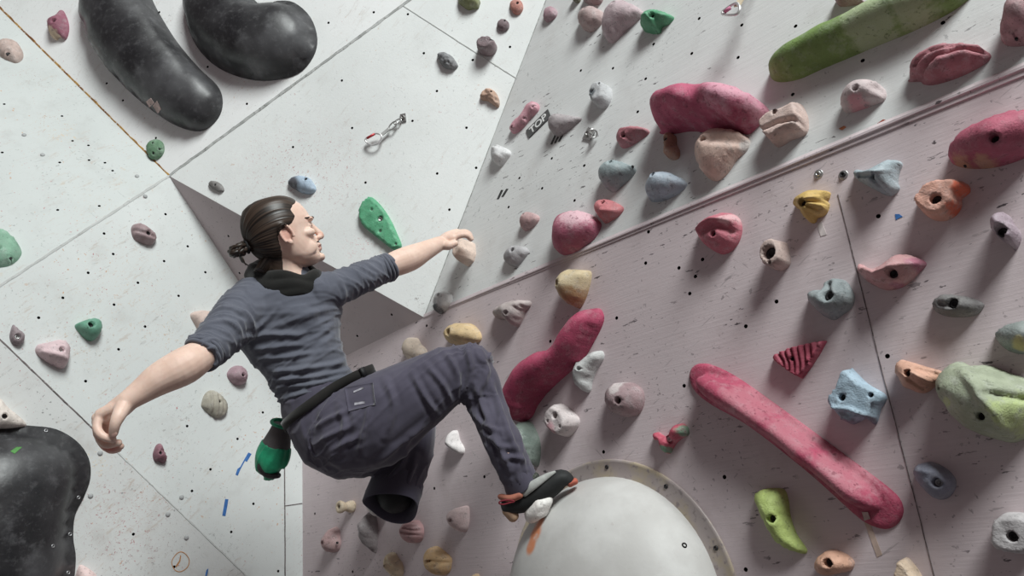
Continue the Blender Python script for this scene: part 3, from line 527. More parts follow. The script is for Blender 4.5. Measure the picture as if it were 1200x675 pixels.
hold('R2', 'F', [(815, 271), (822, 262), (840, 252), (855, 249), (867, 256), (870, 270), (865, 285), (855, 295), (842, 298), (825, 289), (817, 280)], (190, 95, 112), 'pink jug hold with a raised rim', holes=[(839, 275, 3.5)], lines=[([(820, 270), (838, 258), (858, 258), (866, 272)], 4, .022), ([(825, 272), (845, 266), (858, 272)], 4, -.012)], H=.055, res=20, c2=(205, 150, 155), patch=[(855, 256, 9)])
hold('R2', 'g', [(273, 402), (285, 370), (310, 352), (360, 347), (395, 350), (399, 375), (385, 420), (365, 460), (340, 484), (305, 470), (280, 436)], (192, 168, 128), 'cream tan pear shaped hold under the ledge', holes=[(295, 398, 10)], c2=(165, 125, 80), patch=[(330, 450, 45)], H=.08, p=.42)
hold('R2', 'm', [(82, 125), (92, 108), (120, 95), (170, 75), (250, 58), (296, 60), (300, 88), (270, 120), (250, 165), (222, 207), (190, 200), (170, 170), (110, 166), (88, 147)], (172, 155, 153), 'pale mauve fish shaped hold left of the tan pear hold', holes=[(177, 130, 12)], lines=[([(205, 95), (240, 135)], 8, -.012), ([(225, 85), (260, 120)], 8, -.012)], H=.06, res=19)
v6 = hold('R2', 'm', [(120, 660), (150, 590), (200, 510), (222, 466), (262, 422), (322, 376), (400, 347), (446, 338), (500, 278), (540, 212), (600, 143), (650, 106), (692, 107), (714, 150), (702, 200), (662, 270), (602, 362), (540, 424), (450, 494), (352, 572), (282, 650), (240, 720), (170, 745), (125, 710)], (168, 52, 88), 'long wavy crimson volume beside the raised knee', name='climbing_volume', cat='climbing volume', group='crimson climbing volumes', H=.12, p=.5, step=(.06, .07), chalk=.18, res=28, nz=(.003, 15))
v7 = hold('R2', 'F', [(808, 441), (812, 430), (822, 426), (838, 429), (870, 446), (940, 496), (1000, 540), (1040, 570), (1055, 585), (1059, 600), (1052, 614), (1038, 620), (1018, 614), (1000, 601), (950, 556), (880, 501), (835, 475), (814, 458)], (170, 56, 88), 'long straight crimson bar volume at lower right', name='climbing_volume', cat='climbing volume', group='crimson climbing volumes', H=.095, p=.5, step=(.58, .10), c2=(176, 90, 108), patch=[(880, 470, 32), (930, 505, 32), (985, 555, 32)], chalk=.2, res=30, nz=(.003, 15))
patchq(v7, 'tape', [(1010, 600), (1017, 600), (1020, 608), (1013, 610)], tapem)
hold('R2', 'm', [(533, 405), (545, 398), (565, 403), (600, 408), (640, 375), (680, 345), (708, 347), (714, 385), (680, 432), (655, 480), (640, 522), (634, 560), (620, 578), (600, 572), (575, 540), (562, 518), (572, 455), (555, 425)], (188, 186, 186), 'white bone shaped hold right of the wavy crimson volume', holes=[(590, 446, 11)], H=.06, lines=[([(630, 540), (650, 450), (700, 370)], 8, .008)], res=20)
hold('R2', 'm', [(716, 595), (730, 560), (760, 532), (810, 520), (870, 525), (922, 552), (943, 600), (935, 660), (900, 705), (830, 718), (760, 692), (722, 645)], (152, 122, 126), 'round mauve dome hold with chalk scratches', holes=[(813, 625, 19)], c2=(190, 175, 175), patch=[(790, 550, 45)], H=.065)
hold('R2', 'k', [(206, 182), (222, 157), (240, 140), (285, 163), (314, 186), (310, 212), (272, 243), (240, 233), (210, 207)], (202, 186, 186), 'whitish pink blocky hold above the round white dome', holes=[(252, 178, 9), (268, 212, 4), (230, 195, 4)], flat=.6, H=.055, c2=(205, 150, 158), patch=[(240, 222, 25)])
hold('R2', 'k', [(108, 205), (140, 196), (165, 215), (190, 255), (194, 300), (180, 336), (155, 322), (130, 282), (112, 242)], (112, 124, 116), 'glossy dark green round hold behind the shin', H=.08, rough=.3, spec=.6, chalk=.1)
hold('R2', 'k', [(542, 237), (555, 229), (580, 243), (605, 233), (628, 203), (650, 210), (656, 235), (632, 250), (612, 266), (592, 296), (575, 282), (570, 262), (550, 252)], (188, 68, 92), 'small pink and green moustache shaped hold', c2=(110, 140, 115), patch=[(642, 225, 24), (580, 282, 14)], holes=[(592, 250, 10)], H=.04, res=18, bolt=zinc)
hold('R2', 'h', [(258, 440), (270, 425), (300, 418), (323, 427), (333, 392), (365, 377), (400, 390), (426, 440), (415, 480), (380, 507), (345, 526), (310, 506), (275, 475)], (132, 139, 142), 'grey heart shaped hold beside the plywood joint', holes=[(338, 442, 18)], H=.075, lines=[([(330, 400), (335, 435)], 14, -.025)], res=18)
hold('R2', 'o', [(391, 577), (405, 555), (440, 575), (490, 584), (530, 560), (570, 525), (620, 516), (670, 530), (698, 555), (670, 590), (620, 642), (580, 666), (520, 676), (460, 652), (415, 617)], (185, 130, 132), 'dusty pink swan shaped hold across the plywood joint', holes=[(556, 605, 18)], c2=(165, 95, 115), patch=[(660, 550, 40), (560, 665, 30)], lines=[([(410, 572), (480, 610), (560, 580), (680, 550)], 12, .012)], H=.065, res=19)
hold('R2', 'o', [(977, 392), (990, 352), (1030, 332), (1060, 345), (1080, 380), (1113, 420), (1110, 462), (1085, 502), (1060, 482), (1010, 452), (980, 422)], (160, 138, 150), 'mauve snout shaped hold near the right edge', holes=[(1027, 417, 22)], H=.085, tilt=(0, -.2))
hold('R2', 'h', [(699, 470), (720, 445), (760, 434), (830, 444), (870, 459), (881, 475), (855, 506), (800, 516), (740, 511), (705, 492)], (115, 110, 110), 'dark grey flat oval hold below the swan shaped one', holes=[(775, 468, 17)], H=.045, lines=[([(730, 470), (760, 478)], 9, -.012)])
hold('R2', 'p', [(18, 148), (60, 125), (130, 100), (200, 84), (263, 71), (230, 130), (190, 190), (150, 241), (110, 215), (50, 172)], (168, 62, 86), 'flat crimson triangle hold with ribs', holes=[(112, 152, 10), (180, 168, 5)], lines=[([(50 + 28 * k, 128 - 9 * k), (75 + 24 * k, 165 + 3 * k), (78 + 22 * k, 195 + 8 * k)], 5.5, -.009) for k in range(7)], H=.028, flat=.4, sharp=True, res=24, chalk=.1)
hold('R2', 'F', [(1166, 394), (1175, 385), (1190, 378), (1215, 376), (1232, 395), (1216, 412), (1195, 415), (1178, 409)], (130, 136, 134), 'blue grey hold at the right edge above the lumpy green one', c2=(175, 160, 100), patch=[(1197, 403, 8)], H=.06)
hold('R2', 'p', [(265, 327), (310, 270), (342, 196), (365, 207), (430, 262), (523, 315), (495, 372), (468, 442), (430, 412), (385, 430), (345, 439), (300, 392), (272, 362)], (150, 172, 190), 'pale blue two hole hold with pointed corners', holes=[(340, 323, 15), (465, 313, 10)], H=.05, flat=.35, c2=(125, 125, 140), patch=[(350, 415, 30), (440, 420, 22)], lines=[([(300, 370), (370, 375), (440, 405)], 8, .01)], res=18, chalk=.15)  # second colour paints the shade of the underside along the lower edge
hold('R2', 'p', [(557, 212), (573, 160), (600, 160), (690, 185), (766, 208), (766, 240), (735, 272), (690, 302), (650, 300), (620, 287), (590, 277), (577, 240)], (205, 150, 125), 'peach wedge hold left of the lumpy green hold', holes=[(627, 217, 15)], lines=[([(650, 215), (735, 268)], 8, .014), ([(660, 200), (760, 225)], 10, -.014), ([(630, 245), (690, 290)], 8, -.01)], H=.06, res=20, chalk=.12)
hold('R2', 'p', [(735, 265), (768, 215), (800, 173), (840, 164), (890, 185), (970, 181), (1060, 213), (1140, 240), (1225, 290), (1235, 390), (1165, 478), (1082, 520), (1000, 506), (920, 482), (850, 442), (800, 382), (765, 330)], (150, 156, 130), 'big lumpy grey green hold at the right edge', holes=[(953, 407, 15), (757, 283, 6)], c2=(165, 178, 110), patch=[(1110, 400, 90), (800, 345, 25)], lines=[([(850, 190), (950, 290), (1020, 400), (1040, 490)], 22, .018), ([(980, 310), (1060, 320), (1130, 330)], 14, -.02)], H=.13, res=24, nz=(.008, 22))
hold('R2', 'l', [(556, 345), (575, 327), (610, 321), (655, 340), (686, 370), (689, 402), (665, 432), (630, 437), (600, 416), (570, 382)], (128, 128, 146), 'blue violet mouse shaped hold beside the plywood joint', holes=[(635, 385, 13)], H=.06, lines=[([(575, 345), (640, 350), (680, 390)], 14, .012)], bolt=zinc)
hold('R2', 'l', [(64, 427), (85, 407), (120, 402), (155, 407), (168, 440), (175, 490), (195, 545), (226, 590), (222, 606), (190, 599), (150, 577), (120, 532), (95, 482), (70, 447)], (165, 182, 85), 'lime green banana shaped hold below the crimson bar', holes=[(125, 497, 12)], H=.06, chalk=.1, rough=.55)
hold('R2', 'l', [(250, 637), (270, 605), (300, 592), (345, 605), (374, 630), (366, 656), (330, 666), (280, 673), (255, 660)], (205, 150, 122), 'orange peach oval hold at the bottom right of the lime one', holes=[(300, 633, 13)], H=.05)
hold('R2', 'l', [(495, 690), (512, 616), (526, 620), (560, 650), (592, 690), (540, 712)], (210, 180, 152), 'cream triangular hold cut by the bottom edge', H=.055, sharp=True, flat=.5)
hold('R2', 'F', [(1161, 637), (1164, 615), (1170, 603), (1185, 600), (1216, 605), (1224, 630), (1212, 648), (1185, 647), (1165, 643)], (172, 164, 166), 'white rectangular hold at the bottom right edge', holes=[(1189, 628, 5.5)], H=.06, flat=.6)
hold('R2', 'F', [(471, 402), (475, 397), (485, 396), (492, 404), (500, 410), (499, 420), (487, 424), (475, 420)], (200, 178, 160), 'cream two part hold above the climber\'s thigh', H=.05, holes=[(474.5, 412, 2.4)])
hold('R2', 'f', [(660, 500), (670, 478), (705, 463), (750, 462), (785, 488), (793, 518), (765, 535), (705, 542), (668, 530)], (198, 165, 115), 'mustard tan oval hold just above the knee', holes=[(692, 495, 11)], H=.075)
hold('R2', 'j', [(667, 190), (680, 166), (696, 165), (710, 198), (733, 226), (728, 246), (705, 241), (680, 226), (668, 212)], (208, 198, 198), 'small white hold below the bent knee', holes=[(679, 215, 5)], H=.045)
def bobbin():
    b0 = at('R2', 413.5, 593.5); L_ = .05
    for _ in range(20): L_ *= (413.5 - 396.5) / (413.5 - proj(b0 + n2 * L_)[0][0])
    u, v, n = frame('R2'); prof = [(.021, -.001), (.0225, .004), (.0225, .012), (.019, .022), (.0155, L_ * .5), (.016, L_ * .58), (.0215, L_ * .75), (.0235, L_ * .88), (.0215, L_ * .97), (.016, L_), (.0085, L_), (.008, L_ - .012)]
    V = []; Fc = []; seg = 28
    for r, z in prof:
        for k in range(seg): a = 2 * math.pi * k / seg; q = r * (1 + .03 * noise.noise(Vector((math.cos(a) * 2, math.sin(a) * 2, z * 40)))); V.append((q * math.cos(a), q * math.sin(a), z))
    for i in range(len(prof) - 1):
        for k in range(seg): Fc.append((i * seg + k, i * seg + (k + 1) % seg, (i + 1) * seg + (k + 1) % seg, (i + 1) * seg + k))
    Fc += [tuple(range(seg))[::-1], tuple((len(prof) - 1) * seg + k for k in range(seg))]
    o = mk('climbing_hold', V, Fc, resin(alb((205, 180, 150), 'R2')), M=mat4(u, v, n, b0)); bv, bf = bolt_mesh(.007); mk('bolt', [(x, y, z + L_ - .008) for x, y, z in bv], bf, black_steel, o)
    tag(o, 'cream bobbin shaped knob left of the trouser cuff', 'climbing hold', GRP['R2'])
bobbin()
hold('R2', 'n', [(184, 372), (200, 340), (230, 300), (258, 286), (285, 310), (290, 350), (298, 382), (280, 422), (235, 438), (200, 426), (187, 400)], (180, 142, 142), 'pink skull shaped hold near the left corner', holes=[(212, 380, 10), (255, 382, 7)], H=.055)
hold('R2', 'n', [(398, 320), (412, 270), (428, 212), (445, 190), (482, 215), (506, 270), (509, 340), (500, 400), (488, 441), (465, 426), (430, 390), (405, 346)], (150, 138, 140), 'grey mauve leaf shaped hold under the trouser cuff', holes=[(405, 325, 8)], H=.06, lines=[([(430, 270), (460, 340), (485, 420)], 14, .012)])
hold('R2', 'n', [(444, 150), (460, 100), (520, 90), (580, 140), (585, 200), (550, 236), (505, 228), (460, 195)], (200, 190, 188), 'pale hold hidden behind the trouser cuff', H=.06)
hold('R2', 'n', [(641, 302), (655, 266), (690, 250), (740, 250), (775, 280), (784, 322), (770, 362), (735, 381), (690, 379), (655, 352)], (185, 138, 140), 'pink hold with three carved grooves below the cuff', lines=[([(680, 295), (720, 310), (780, 315)], 6, -.016), ([(675, 318), (720, 335), (770, 345)], 6, -.016), ([(690, 285), (740, 285), (770, 292)], 5, -.012)], H=.06, res=22)
hold('R2', 'n', [(546, 480), (555, 445), (580, 435), (607, 445), (627, 470), (656, 500), (666, 540), (656, 576), (622, 582), (585, 548), (555, 512)], (208, 182, 148), 'cream ear shaped hold at the bottom edge', lines=[([(560, 480), (590, 520), (630, 570)], 10, -.012)], H=.05, holes=[(570, 515, 6)])
hold('R2', 'n', [(918, 237), (945, 190), (990, 170), (1037, 164), (1051, 190), (1048, 270), (1025, 317), (985, 306), (945, 272)], (202, 172, 172), 'pale pink rounded triangle hold left of the shoe', holes=[(962, 248, 11)], H=.06)
hold('R2', 'n', [(780, 442), (800, 405), (835, 402), (890, 430), (942, 465), (948, 500), (930, 552), (880, 572), (830, 552), (795, 512)], (202, 160, 108), 'golden tan cracked hold at the bottom edge', holes=[(827, 490, 11)], lines=[([(835, 485), (890, 500), (940, 505)], 7, -.014), ([(850, 515), (900, 495)], 6, -.012)], H=.065, res=19)
hold('R2', 'F', [(550, 684), (552, 674), (556, 672), (561, 674), (563, 684), (557, 690)], (200, 165, 125), 'tan hold tip peeking over the bottom edge', H=.03)
# ------------------------------------------------------------------ dome volume
u2, v2_, _n = frame('R2')
dc = at('R2', 720, 708.6); DR, DH, DF = .327, .219, .374
dome = bpy.data.objects.new('dome_volume', None); C.objects.link(dome); dome.matrix_world = Matrix(mat4(u2, v2_, n2, dc).tolist())
tag(dome, 'big pale grey dome volume at the bottom centre carrying the shoe', 'climbing volume')
def lathe(prof, seg=72):
    V = []; Fc = []
    for r, z in prof:
        for k in range(seg): t = 2 * math.pi * k / seg; V.append((r * math.cos(t), r * math.sin(t), z))
    for i in range(len(prof) - 1):
        for k in range(seg): Fc.append((i * seg + k, i * seg + (k + 1) % seg, (i + 1) * seg + (k + 1) % seg, (i + 1) * seg + k))
    Fc += [tuple(range(seg))[::-1], tuple((len(prof) - 1) * seg + k for k in range(seg))]; return V, Fc
def dome_mat():
    t = NT('dome_gelcoat'); c = t.mix(t.ramp(t.noise(7, 5, .6), .35, .72), (.50, .49, .475), (.60, .595, .58))
    c = t.mix(t.ramp(t.noise(34, 5, .7), .62, .72, 0, .5), c, (.40, .36, .33))
    return t, c
t, c = dome_mat()
inv = np.linalg.inv(mat4(u2, v2_, n2, dc))
def dloc(x, y):
    # first hit of the view ray with the dome ellipsoid, in the dome's own frame
    a = (inv @ np.append(CAM, 1))[:3]; b = inv[:3, :3] @ nrm(ray(x, y)); s = np.array([1 / DR, 1 / DR, 1 / DH]); a_, b_ = a * s, b * s
    A_, B_, C_ = b_ @ b_, 2 * a_ @ b_, a_ @ a_ - 1; ds = B_ * B_ - 4 * A_ * C_
    return None if ds < 0 else a + b * ((-B_ - math.sqrt(ds)) / 2 / A_)
for (x, y), r in (((627, 626), .035), ((622, 640), .03), ((632, 612), .028)):
    q = dloc(x, y)
    if q is not None: c = t.mix(t.math('MULTIPLY', t.near(q, r * .45, r), t.ramp(t.noise(30, 4), .3, .55)), c, (.62, .24, .12))
t.bump(t.noise(90, 4), .15, .002)
mk('dome_shell', *lathe([(DR, -.002), (DR, .004)] + [(DR * math.cos(a), DH * math.sin(a)) for a in np.linspace(.03, 1.56, 34)]), t.fin(c, .5, .35), dome)
t = NT('flange_resin'); c = t.mix(t.ramp(t.noise(9, 4, .6), .45, .62), (.40, .345, .335), (.44, .37, .27)); c = t.mix(t.ramp(t.noise(60, 4), .55, .7), c, (.26, .22, .22))
mk('flange', *lathe([(DR - .01, -.001), (DF, -.001), (DF, .003), (DF - .002, .005), (DF - .008, .005), (DF - .010, .004), (DR - .01, .006)]), t.fin(c, .35, .4), dome)
for a in (20, 52, 84, 116, 148, 330, 200, 250, 290):
    bv, bf = bolt_mesh(.006); rr = (DR + DF) / 2 + .002; mk('bolt', [(x + rr * math.cos(math.radians(a)), y + rr * math.sin(math.radians(a)), z + .006) for x, y, z in bv], bf, black_steel, dome)
q = dloc(802, 639); nq = nrm(q / np.array([DR, DR, DH]) ** 2); Rq = np.array(Vector(nq).to_track_quat('Z', 'Y').to_matrix())
bv, bf = bolt_mesh(.007); mk('bolt_plug', [Rq @ np.array(p) + q for p in bv], bf, dark, dome)
# small white foothold on the dome
qh = dloc(640, 601); fw_ = (mat4(u2, v2_, n2, dc) @ np.append(qh, 1))[:3]; dd = depth(fw_)
ctr = PX(631.5, 595, dd - .012); a1 = nrm(PX(645, 580, dd) - PX(618, 609, dd)); a3 = nrm(CAM - ctr); a2 = np.cross(a3, a1)
bvv, bff = ball(ctr, (.046, .028, .034), (a1, a2, a3), 28, 18)
bvv = [np.asarray(p) + nrm(np.asarray(p) - ctr) * .005 * noise.noise(Vector(np.asarray(p) * 45)) for p in bvv]
tag(mk('climbing_hold', [p - ctr for p in bvv], bff, resin(alb((226, 214, 210), 'R2'), None, .6, .3, .3), M=mat4([1, 0, 0], [0, 1, 0], [0, 0, 1], ctr)), 'small white foothold fixed on the dome under the shoe', 'climbing hold', 'climbing holds on the right wall')
# ------------------------------------------------------------------ TOP tag
tagm = plain('tag_dark_grey', (.09, .09, .09), .5); white = plain('lettering_white', (.72, .72, .71), .6)
Lm, Rm = at('R1', *T('c', [(176, 474)])[0]), at('R1', *T('c', [(253, 398)])[0]); tx = nrm(Rm - Lm); ty = np.cross(n1, tx); hw = np.linalg.norm(Rm - Lm) / 2
e1, e2 = at('R1', *T('c', [(205, 428)])[0]), at('R1', *T('c', [(225, 444)])[0]); hh_ = abs((e1 - e2) @ ty) / 2
tc_ = (Lm + Rm) / 2
V, Fc = boxm((0, 0, .002), np.eye(3), (hw, hh_, .002)); tg = mk('name_tag', V, Fc, tagm, None, False, mat4(tx, ty, n1, tc_))
tag(tg, 'dark grey tag reading TOP in white letters', 'sign')
tcv = bpy.data.curves.new('lettering', 'FONT'); tcv.body = 'TOP'; tcv.align_x = 'CENTER'; tcv.align_y = 'CENTER'; tcv.extrude = .0006; tcv.offset = .0011; tcv.size = 1
to = bpy.data.objects.new('lettering_tmp', tcv); C.objects.link(to); bpy.context.view_layer.update()
wd = to.dimensions[0]; tcv.size = 1
dgx = bpy.context.evaluated_depsgraph_get(); tcv.offset = .02; tcv.extrude = .01; bpy.context.view_layer.update(); me = bpy.data.meshes.new_from_object(to.evaluated_get(bpy.context.evaluated_depsgraph_get())); bpy.data.objects.remove(to)
co = np.array([q.co for q in me.vertices]); mn, mx = co.min(0), co.max(0); kx, ky = 1.5 * hw / (mx[0] - mn[0]), 1.45 * hh_ / (mx[1] - mn[1])
for q, p in zip(me.vertices, co): q.co = ((p[0] - (mn[0] + mx[0]) / 2) * kx, (p[1] - (mn[1] + mx[1]) / 2) * ky, .0042 + (p[2] - mn[2]) * .04)
me.materials.append(white); lo_ = bpy.data.objects.new('lettering', me); C.objects.link(lo_); lo_.parent = tg; lo_['label'] = 'white letters TOP'
# ------------------------------------------------------------------ tape and paint scraps
def scrap(name, pk, quads, mat, label, cat, group=None, off=.0004):
    u, v, n = frame(pk); parts = []; o0 = at(pk, *np.mean(quads[0], 0))
    for qd in quads:
        b = [at(pk, x, y) - o0 for x, y in qd]; V = [p + n * off * .2 for p in b] + [p + n * (off + .0006) for p in b]; k = len(b)
        a = sum((b[i][0:3] @ u) * (b[(i + 1) % k] @ v) - (b[(i + 1) % k] @ u) * (b[i] @ v) for i in range(k)); i_ = list(range(k)) if a > 0 else list(range(k))[::-1]
        Fc = [tuple(k + i for i in i_), tuple(i_[::-1])] + [(i_[j], i_[(j + 1) % k], k + i_[(j + 1) % k], k + i_[j]) for j in range(k)]
        parts.append((V, Fc))
    V, Fc = join(*parts); o = mk(name, V, Fc, mat, None, False, mat4([1, 0, 0], [0, 1, 0], [0, 0, 1], o0)); return tag(o, label, cat, group)
tape_b = plain('blue_tape', (.05, .16, .42), .5); tape_w = plain('pale_tape', (.62, .56, .55), .45); tape_t = plain('tan_tape', (.52, .40, .34), .5); tape_k = plain('black_tape', (.035, .035, .035), .5)
r_ = lambda pts: [tuple(p) for p in T('r', pts)]
scrap('tape_strip', 'P5', [r_([(366, 205), (384, 174), (397, 180), (378, 212)]), r_([(332, 264), (340, 240), (352, 232), (352, 242), (341, 268)]), r_([(348, 238), (366, 205), (370, 208), (353, 240)])], tape_b, 'torn blue tape strip just left of the chalk bag', 'tape', 'blue tape strips')
scrap('tape_strip', 'P5', [r_([(278, 430), (290, 362), (303, 364), (299, 390), (291, 432)])], tape_b, 'short blue tape strip below the torn blue one', 'tape', 'blue tape strips')
scrap('tape_strip', 'P5', [r_([(209, 674), (214, 650), (222, 644), (219, 660), (214, 676)])], tape_b, 'blue tape scrap at the bottom left of the wall', 'tape', 'blue tape strips')
scrap('tape_strip', 'R2', [[(957, 262), (963, 259), (969, 275), (962, 277)]], tape_w, 'whitish tape strip hanging under the yellow fan hold', 'tape')
scrap('tape_strip', 'R2', [[(1013, 612), (1019, 611), (1034, 650), (1028, 653)]], tape_t, 'tan tape strip below the end of the crimson bar', 'tape')
scrap('paint_mark', 'R2', [[(1049, 251), (1054, 251), (1058, 254), (1053, 256), (1050, 258)]], tape_b, 'tiny blue mark left of the orange peach hold', 'mark')
for i, (a, b) in enumerate((((255, 508), (272, 470)), ((268, 503), (285, 468)), ((282, 498), (299, 463)))):
    (x0, y0), (x1, y1) = T('c', [a, b])
    scrap('tape_stripe', 'R1', [[(x0, y0), (x1, y1 + .3), (x1 + 2.3, y1 + .3), (x0 + 2.2, y0)]], tape_k, ['left', 'middle', 'right'][i] + 'most of three black stripes under the grey mauve drop hold' if i != 1 else 'middle one of three black stripes under the grey mauve drop hold', 'tape', 'black stripes under the drop hold')
for i, (a, b) in enumerate((((67, 100), (82, 68)), ((83, 92), (100, 64)))):
    (x0, y0), (x1, y1) = T('g', [a, b])
    scrap('tape_stripe', 'R1', [[(x0, y0), (x1, y1), (x1 + 2.6, y1), (x0 + 2.5, y0)]], tape_k, ('left' if i == 0 else 'right') + ' one of two short black stripes near the inside corner', 'tape', 'pair of black stripes near the corner')
om = plain('orange_crayon', (.50, .24, .09), .8)
ringp = r_([(78, 640), (72, 618), (85, 592), (108, 575), (132, 586), (146, 612), (138, 640), (112, 658), (90, 655)]); rp = crom(ringp, 4, True); cx_ = rp.mean(0)
scrap('crayon_circle', 'P6', [[tuple(rp[i]), tuple(rp[(i + 1) % len(rp)]), tuple(cx_ + (rp[(i + 1) % len(rp)] - cx_) * .92), tuple(cx_ + (rp[i] - cx_) * .92)] for i in range(len(rp))] + [[tuple(p) for p in r_([(88, 636), (104, 612), (108, 590), (112, 592), (108, 616), (92, 640)])]], om, 'orange crayon circle scribbled on the lower left wall', 'mark')
chip = plain('rust_red_paint', (.34, .09, .06), .7)
scrap('paint_chip', 'R1', [[(1028, 145), (1035, 140), (1042, 142), (1038, 147), (1031, 149)]], chip, 'red brown paint chip on the ledge edge at upper right', 'mark')
scrap('paint_chip', 'R1', [[(983, 151), (989, 147.5), (992, 149), (987, 152.5)]], plain('orange_paint', (.5, .2, .1), .7), 'small orange paint chip above the ledge', 'mark')
capm = plain('grey_cap', (.42, .43, .43), .6)
for tl, x, y, pk in (('a', 85, 475, 'P1'), ('a', 150, 545, 'P1'), ('a', 482, 620, 'P1'), ('e', 510, 15, 'P5'), ('i', 352, 243, 'P6'), ('i', 318, 393, 'P6'), ('i', 638, 398, 'P5'), ('i', 655, 540, 'P6'), ('i', 590, 458, 'P6')):
    u, v, n = frame(pk); q = T(tl, [(x, y)])[0]; V, Fc = lathe([(.0085, -.001), (.0085, .002), (.007, .004), (.004, .0052), (.001, .0055)], 16)
    tag(mk('hole_cap', V, Fc, capm, M=mat4(u, v, n, at(pk, *q))), 'small round grey cap over a bolt hole on the left wall', 'cap', 'grey hole caps on the left wall')
# ------------------------------------------------------------------ anchors, hangers, quickdraws
def hanger(pk, x, y, label, rz=0, s=1.0, group=None, cat='bolt hanger'):
    u, v, n = frame(pk); p = at(pk, x, y); cr, sr = math.cos(rz), math.sin(rz); uu, vv = u * cr + v * sr, -u * sr + v * cr
    e = bpy.data.objects.new('bolt_hanger', None); C.objects.link(e); e.matrix_world = Matrix(mat4(uu, vv, n, p).tolist()); tag(e, label, cat, group)
    V = []; Fc = []; prof = [(-.018, .020, .002), (-.017, -.012, .002), (-.012, -.022, .010), (-.010, -.036, .022)]
    for w_, y_, z_ in prof:
        for sx in (-1, 1): V += [(sx * abs(w_) * s, y_ * s, z_ * s), (sx * abs(w_) * s, y_ * s, (z_ + .003) * s)]
    for i in range(3):
        a = 4 * i; b = a + 4; Fc += [(a, a + 2, b + 2, b), (a + 1, b + 1, b + 3, a + 3), (a, b, b + 1, a + 1), (a + 2, a + 3, b + 3, b + 2)]
    Fc += [(0, 1, 3, 2), (12, 14, 15, 13)]
    mk('hanger_plate', V, Fc, zinc, e, False)
    bv, bf = bolt_mesh(.010 * s); mk('bolt', [(a, b + .006 * s, c + .008 * s) for a, b, c in bv], bf, steel, e)
    V, Fc = tube([(0.011 * s * math.cos(t), -.034 * s + .011 * s * math.sin(t) * .5, .022 * s + .011 * s * math.sin(t)) for t in np.linspace(0, 2 * math.pi, 16, endpoint=False)], .0025 * s, 8, True)
    mk('eye_ring', V, Fc, zinc, e); return e
hanger('R1', 692, 158, 'zinc bolt hanger between the drop hold and pink volume', rz=.9, s=1.15)
for x, y, l in ((959.5, 204, 'left of two bolts with washers under the ledge'), (988.5, 205, 'right of two bolts with washers under the ledge')):
    u, v, n = frame('R2'); e = bpy.data.objects.new('anchor_bolt', None); C.objects.link(e); e.matrix_world = Matrix(mat4(u, v, n, at('R2', x, y)).tolist()); tag(e, l, 'bolt', 'anchor bolts under the ledge')
    mk('washer', *lathe([(.011, -.001), (.011, .0015), (.010, .002), (.004, .002)], 20), zinc, e); V, Fc = bolt_mesh(.0065); mk('bolt_head', [(a, b, c + .005) for a, b, c in V], Fc, black_steel if x > 970 else zinc, e)
redp = plain('red_anodised', (.50, .05, .06), .35, .5, .3); alu = plain('bright_aluminium', (.75, .74, .74), .3, .5, .6); sling = plain('grey_sling', (.42, .42, .41), .8); cream = plain('cream_sling', (.62, .52, .38), .8); pinkp = plain('pink_plastic', (.55, .18, .30), .5)
def quickdraw(pk, top, mids, car, off, label, slingm, gate, sc=1.0, r=.0045):
    """hanger plate, links, sling and carabiner, all hung off the wall; px positions"""
    e = bpy.data.objects.new('quickdraw', None); C.objects.link(e); p0 = at(pk, *top); e.location = p0; tag(e, label, 'quickdraw'); n = PL[pk][0]
    L = lambda x, y, o: at(pk, x, y, o) - p0
    u, v, _ = frame(pk)
    a = L(*top, .004); V, Fc = boxm(a, (u, v, n), (.011 * sc, .016 * sc, .0025)); mk('hanger_plate', V, Fc, zinc, e, False)
    bv, bf = bolt_mesh(.008 * sc); mk('bolt', [a + u * x + v * y + n * (z + .008) for x, y, z in bv], bf, steel, e)
    for (x0, y0), (x1, y1), o0, o1 in mids[0]:
        A_, B_ = L(x0, y0, o0), L(x1, y1, o1); m = (A_ + B_) / 2; l = B_ - A_; ln = np.linalg.norm(l) / 2; tt = l / ln / 2; ss = nrm(np.cross(tt, n))
        V, Fc = tube([m + nrm(l) * ln * math.cos(t) + ss * ln * .5 * math.sin(t) for t in np.linspace(0, 2 * math.pi, 20, endpoint=False)], r * .8, 8, True); mk('chain_link', V, Fc, zinc, e)
    (x0, y0), (x1, y1), o0, o1, wd = mids[1]
    A_, B_ = L(x0, y0, o0), L(x1, y1, o1); tt = nrm(B_ - A_); ss = nrm(np.cross(tt, n)); nn_ = np.cross(ss, tt); V, Fc = boxm((A_ + B_) / 2, (ss, tt, nn_), (wd, np.linalg.norm(B_ - A_) / 2, .002)); mk('sling', V, Fc, slingm, e, False)
    P = crom([L(x, y, off) for x, y in car], 5, True); V, Fc = tube(P, r, 8, True); mk('carabiner', V, Fc, alu, e)
    g0, g1 = gate; V, Fc = tube([L(*g0, off + .004), L(*g1, off + .004)], r * 1.35, 8); mk('gate', V, Fc, redp if pk == 'P3' else pinkp, e); return e
quickdraw('P3', (472.5, 138), ([((470, 140), (462, 145), .012, .016), ((465, 142.5), (456, 152), .016, .018)], ((457, 150), (446, 159), .018, .02, .006)), [(446, 158), (447, 162), (443, 168), (436, 170), (430, 167), (428.5, 163), (434, 159), (441, 156.5)], .022, 'quickdraw with a red gate hanging on the middle panel', sling, ((430, 162), (439, 157)), 1.0, .0036)
quickdraw('R1', (886, -32), ([((884, -28), (878, -18), .02, .05)], ((878, -18), (864, 7), .06, .085, .010)), [(864, 4), (867, 10), (864, 16), (857, 17.5), (848, 17), (846.5, 14.5), (852, 9.5), (859, 5)], .09, 'carabiner on a cream sling hanging at the top edge', cream, ((849, 14), (856, 9)), 1.0, .004)
